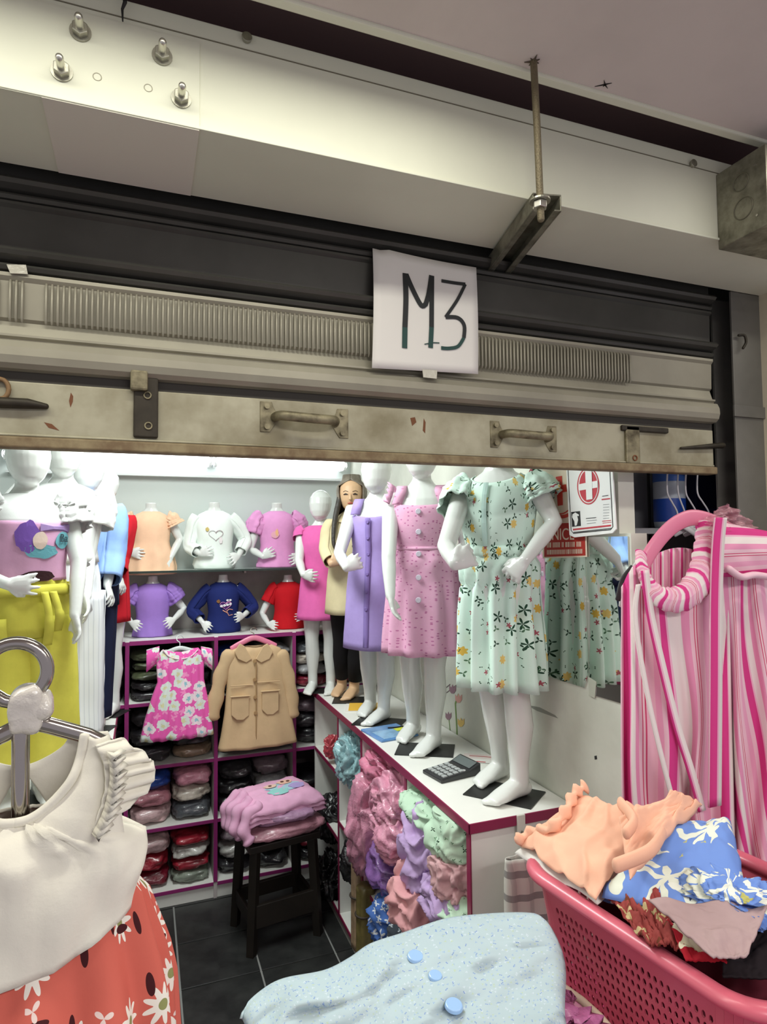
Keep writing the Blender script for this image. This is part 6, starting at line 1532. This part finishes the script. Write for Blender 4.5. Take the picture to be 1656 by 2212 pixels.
# clothes in the basket
wine = cloth('basket_dark', (96, 30, 44)); 
o = lump('clothing_heap', wine, bc + V((.0, 0, .02)), (.29, .36, .29), th_b, 71, .08, 6); tag(o, 'dark red clothes filling the laundry basket below the top layers', 'clothes', 'clothes in the laundry basket')
red_fl = printed('red_blossom', (170, 28, 44), [dict(s=14, r=.40, n=5, a=.3, p=.6, c=(232, 224, 196), o=3)])
def zc(*q): return [atz(x, y, z) for x, y, z in q]
def hang(name, label, m, corners, cat, **kw):
    O_ = corners[2].copy(); o = qsheet(name, m, corners, None, O_, **kw); o.location = O_; tag(o, label, cat, 'clothes in the laundry basket'); return o
hang('folded_cloth', 'brown and cream printed fabric hanging over the basket rim', printed('brown_cream', (150, 66, 62), [dict(s=24, r=.4, n=3, a=.5, p=.6, c=(196, 176, 130), o=3), dict(s=30, r=.3, n=3, a=.5, p=.4, c=(110, 60, 40), o=5)]), zc((1300, 1925, 1.06), (1420, 1930, 1.09), (1480, 2050, 1.07), (1400, 2040, 1.06)), 'cloth', amp=.012, freq=6, fine=.006, seed=4, ridge=.010, rfreq=6, rdir=(1, .5))
hang('folded_cloth', 'red blossom print cloth sticking out over the basket rim', red_fl, zc((1440, 1985, 1.085), (1540, 2010, 1.09), (1570, 2080, 1.07), (1480, 2075, 1.065)), 'cloth', amp=.010, freq=4, seed=5)
hang('folded_cloth', 'mauve grey cloth folded below the blue tropical fabric', cloth('mauve_grey', (176, 150, 150)), zc((1400, 1945, 1.112), (1660, 1955, 1.112), (1610, 2066, 1.092), (1540, 2070, 1.092)), 'cloth', amp=.008, seed=6)
hang('folded_cloth', 'black cloth showing at the near corner of the basket', cloth('basket_black', (30, 22, 26)), zc((1560, 2010, 1.07), (1720, 1960, 1.08), (1720, 2120, 1.05), (1560, 2110, 1.05)), 'cloth', amp=.010, seed=7)
blue_t = printed('blue_tropical', (112, 144, 212), [dict(s=9.5, r=.50, n=6, a=.42, p=.70, c=(226, 230, 214), o=2.5, j=.9), dict(s=12, r=.34, n=5, a=.45, p=.5, c=(232, 234, 222), o=5.1, j=.9), dict(s=20, r=.14, n=3, a=.4, p=.25, c=(190, 186, 110), o=8)], warp=.10, wscale=16)
bf = thing('folded_fabric', 'blue fabric with white tropical flowers folded in the basket', 'fabric', bc + V((.06, .0, hB + .05)))
O = bf.location.copy()
for k in range(3):
    dz = -.014 * k
    qsheet('folded_layer', blue_t, zc((1425, 1772, 1.15 + dz), (1575, 1752, 1.155 + dz), (1628, 1985 + 6 * k, 1.11 + dz), (1300 - 4 * k, 1912 + 5 * k, 1.085 + dz)), bf, O, amp=.012, freq=3, fine=.004, seed=9 + k, drop=.018, edgewob=.03)
lump('folded_end', blue_t, atz(1575, 1935, 1.10) - O - V((0, 0, .03)), (.12, .13, .06), .4, 81, .22, 11, dirn=(1, .3, .2), parent=bf)
pe = thing('peach_blouse', 'peach blouse thrown over the far end of the laundry basket', 'blouse', bc + V((-.12, .16, hB + .03)))
O = pe.location.copy(); peach2 = cloth('peach_blouse', (240, 184, 156), bump=.2, var=.06)
qsheet('blouse_body', peach2, zc((1118, 1812, 1.065), (1255, 1705, 1.16), (1400, 1745, 1.17), (1285, 1925, 1.085)), pe, O, nu=56, nv=56, amp=.016, freq=2.6, fine=.004, seed=12, ridge=.010, rdir=(.4, 1.0), rfreq=3.5, drop=.012, edgewob=.05)
qsheet('shoulder_flap', peach2, zc((1335, 1755, 1.175), (1470, 1705, 1.19), (1515, 1722, 1.17), (1360, 1880, 1.13)), pe, O, amp=.012, freq=3, fine=.004, seed=14, ridge=.016, rdir=(1, .3), rfreq=2.4, drop=.015)
qsheet('white_lining', cloth('white_lining', (232, 228, 222)), zc((1112, 1830, 1.052), (1240, 1770, 1.08), (1400, 1800, 1.09), (1290, 1938, 1.068)), pe, O, amp=.010, freq=3, seed=15, drop=.012)
for (a, b, c_) in (((1340, 1735), (1352, 1800), 1.172), ((1330, 1870), (1430, 1800), 1.165)):
    P = [atz(a[0], a[1], c_) - O, atz((a[0] + b[0]) / 2 + 22, (a[1] + b[1]) / 2 + 4, c_ + .008) - O, atz(b[0], b[1], c_) - O]
    MB().tube(smooth_path(P, 6), (.012, .007), 10).build('rolled_edge', peach2, pe, smooth=True)
P = smooth_path([atz(x, y, z) - O for x, y, z in ((1118, 1815, 1.07), (1150, 1796, 1.085), (1188, 1790, 1.105), (1222, 1752, 1.135), (1240, 1715, 1.155), (1262, 1700, 1.165))], 7)
MB().tube(P, [(.010 + .006 * math.sin(i * 1.3), .008) for i in range(len(P))], 10).build('frill', peach2, pe, smooth=True)

# ------------------------------------------------------------------ pile with the light blue shirt
rbk = thing('round_basin', 'round pink basin under the light blue printed shirt', 'basin', (.425, .87, TZ))
bas_m = mat('basin_pink', (214, 130, 160), .4)
MB().grid(lathe([(.20, .004), (.215, .01), (.262, .14), (.268, .15), (.262, .152), (.21, .016), (.0005, .012)], 40), True, cap0=True).build('basin_wall', bas_m, rbk, smooth=True)
MB().tube([V((math.cos(a) * .268, math.sin(a) * .262, .152)) for a in [k * 2 * PI / 40 for k in range(40)]], .007, 8, closed=True).build('rim', mat('basin_rim', (206, 182, 160), .6), rbk, smooth=True)
o = lump('clothing_heap', wrapped('orchid', (206, 120, 172)), (.435, .88, TZ + .016), (.47, .46, .22), .3, 91, .16, 10, nu=96, nv=40); tag(o, 'orchid pink clothes heaped in the round basin', 'clothes', 'clothes in the basin')
sb_p = printed('tiny_blue_sprigs', (172, 188, 194), [dict(s=130, r=.30, n=3, a=.5, p=.45, c=(140, 164, 200), c2=(196, 206, 216), o=1), dict(s=85, r=.24, n=2, a=.6, p=.28, c=(120, 142, 190), o=3), dict(s=100, r=.22, n=3, a=.4, p=.18, c=(176, 190, 160), o=6)], bump=.4, bscale=60)
sb = thing('blue_sprig_shirt', 'light blue sprigged shirt with blue buttons spread over the basin', 'shirt', (.40, .86, .96))
O = sb.location.copy()
cor = [atz(540, 2150, .955), atz(1165, 1952, 1.005), atz(1262, 2300, .97), atz(600, 2420, .94)]
rows, uv = [], []
nu = nv = 64
edge_top = [(520, 2165), (560, 2128), (610, 2100), (700, 2082), (755, 2055), (800, 2025), (870, 2002), (960, 1972), (1040, 1962), (1120, 1958), (1172, 1962)]
et = smooth_path([V((a, b, 0)) for a, b in edge_top], 8)
for j in range(nv + 1):
    v = j / nv; row, ur = [], []
    for i in range(nu + 1):
        u = i / nu; e = et[min(int(u * (len(et) - 1)), len(et) - 1)]; f_ = u * (len(et) - 1) - int(u * (len(et) - 1)); e2 = et[min(int(u * (len(et) - 1)) + 1, len(et) - 1)]; e = e.lerp(e2, f_)
        bx_, by_ = lerp(640, 1275, u), lerp(2500, 2330, u)
        x = lerp(e.x, bx_, v) + 18 * math.sin(v * 7) * u ** 3; y = lerp(e.y, by_, v)
        z = lerp(.945, 1.0, u) + .018 * math.sin(u * PI) * math.sin(min(1, v * 1.4) * PI) + .016 * nz(u * 3.5, v * 3.5, 2) + .006 * nz(u * 9, v * 9, 4) + .0035 * (1 - 2 * abs(nz(u * 7, v * 14, 8))) + .009 * (1 - abs(math.sin((u * 1.6 + v * 2.6 + .5 * nz(u * 3, v * 3)) * PI))) ** 3 + .004 * (1 - abs(nz(u * 5 + v * 8, v * 5 - u * 3, 3)) * 2.2)
        ed = max(0, (.10 - v) / .10) ** 2 + max(0, (u - .95) / .05) ** 2 + max(0, (.05 - u) / .05) ** 2
        p = atz(x, y, z); p.z -= .012 * ed
        row.append(p - O); ur.append((u * .62, v * .42))
    rows.append(row); uv.append(ur)
MB().grid(rows, uv=uv).build('shirt_body', sb_p, sb, smooth=True, solid=.004)
bb = mat('blue_button', (150, 184, 226), .3, coat=.4)
for (x, y) in ((897, 2066), (940, 2108), (980, 2172)):
    c = atz(x, y, 1.006) - O; MB().cyl(c, .0135 if y != 2108 else .011, .005, 22, (.05, -.15, 1), .012 if y != 2108 else .010).build('button', bb, sb, bevel=.0012)
# plaid bag hanging behind the basket
plaid = NT('plaid_cloth'); sp_ = plaid.n('ShaderNodeSeparateXYZ'); plaid.l(plaid.coord('UV'), sp_.inputs[0])
def band(sock, per, lo, hi):
    f = plaid.math('FRACT', plaid.math('DIVIDE', sock, per)); return plaid.math('MULTIPLY', plaid.math('GREATER_THAN', f, lo), plaid.math('LESS_THAN', f, hi))
c1 = plaid.mix(plaid.math('MULTIPLY', band(sp_.outputs[1], .055, .1, .4), .8), S((206, 204, 196)), S((120, 116, 116))); c1 = plaid.mix(plaid.math('MULTIPLY', band(sp_.outputs[0], .045, .3, .6), .4), c1, S((150, 150, 148)))
plaid.l(c1, plaid.b.inputs['Base Color']); plaid.b.inputs['Roughness'].default_value = .8
pb_ = thing('plaid_bag', 'grey plaid cloth bag against the counter end behind the basket', 'bag', V((at(1125, 1900, 1.40).x, 1.40, .45)))
O = pb_.location.copy()
flat('bag_body', plaid.m, drows([(at(1125, 1850, 1.40).z, at(1092, 1850, 1.4).x, at(1200, 1850, 1.4).x, .012), (at(1125, 1900, 1.40).z, at(1090, 1850, 1.4).x, at(1215, 1850, 1.4).x, .022), (.60, at(1088, 1850, 1.4).x, at(1220, 1850, 1.4).x, .026), (.45, at(1095, 1850, 1.4).x, at(1215, 1850, 1.4).x, .03)], 18), 1.40, pb_, O, amp=.06, nf=4)
hn = V((h.x + .004, Y0 - .026, CT - .06))
for q in (-1, 1): MB().tube(smooth_path([hn - O + V((0, q * .003, -.004)), hn - O + V((q * .03, -.02, -.03)), V((q * .05 + .01, 0, at(1125, 1850, 1.40).z - O.z))], 6), .003, 8).build('handle', mat('bag_handle', (120, 116, 112), .7), pb_, smooth=True)
# crumpled shoe and tangle left by the counter foot already stand as heaps above
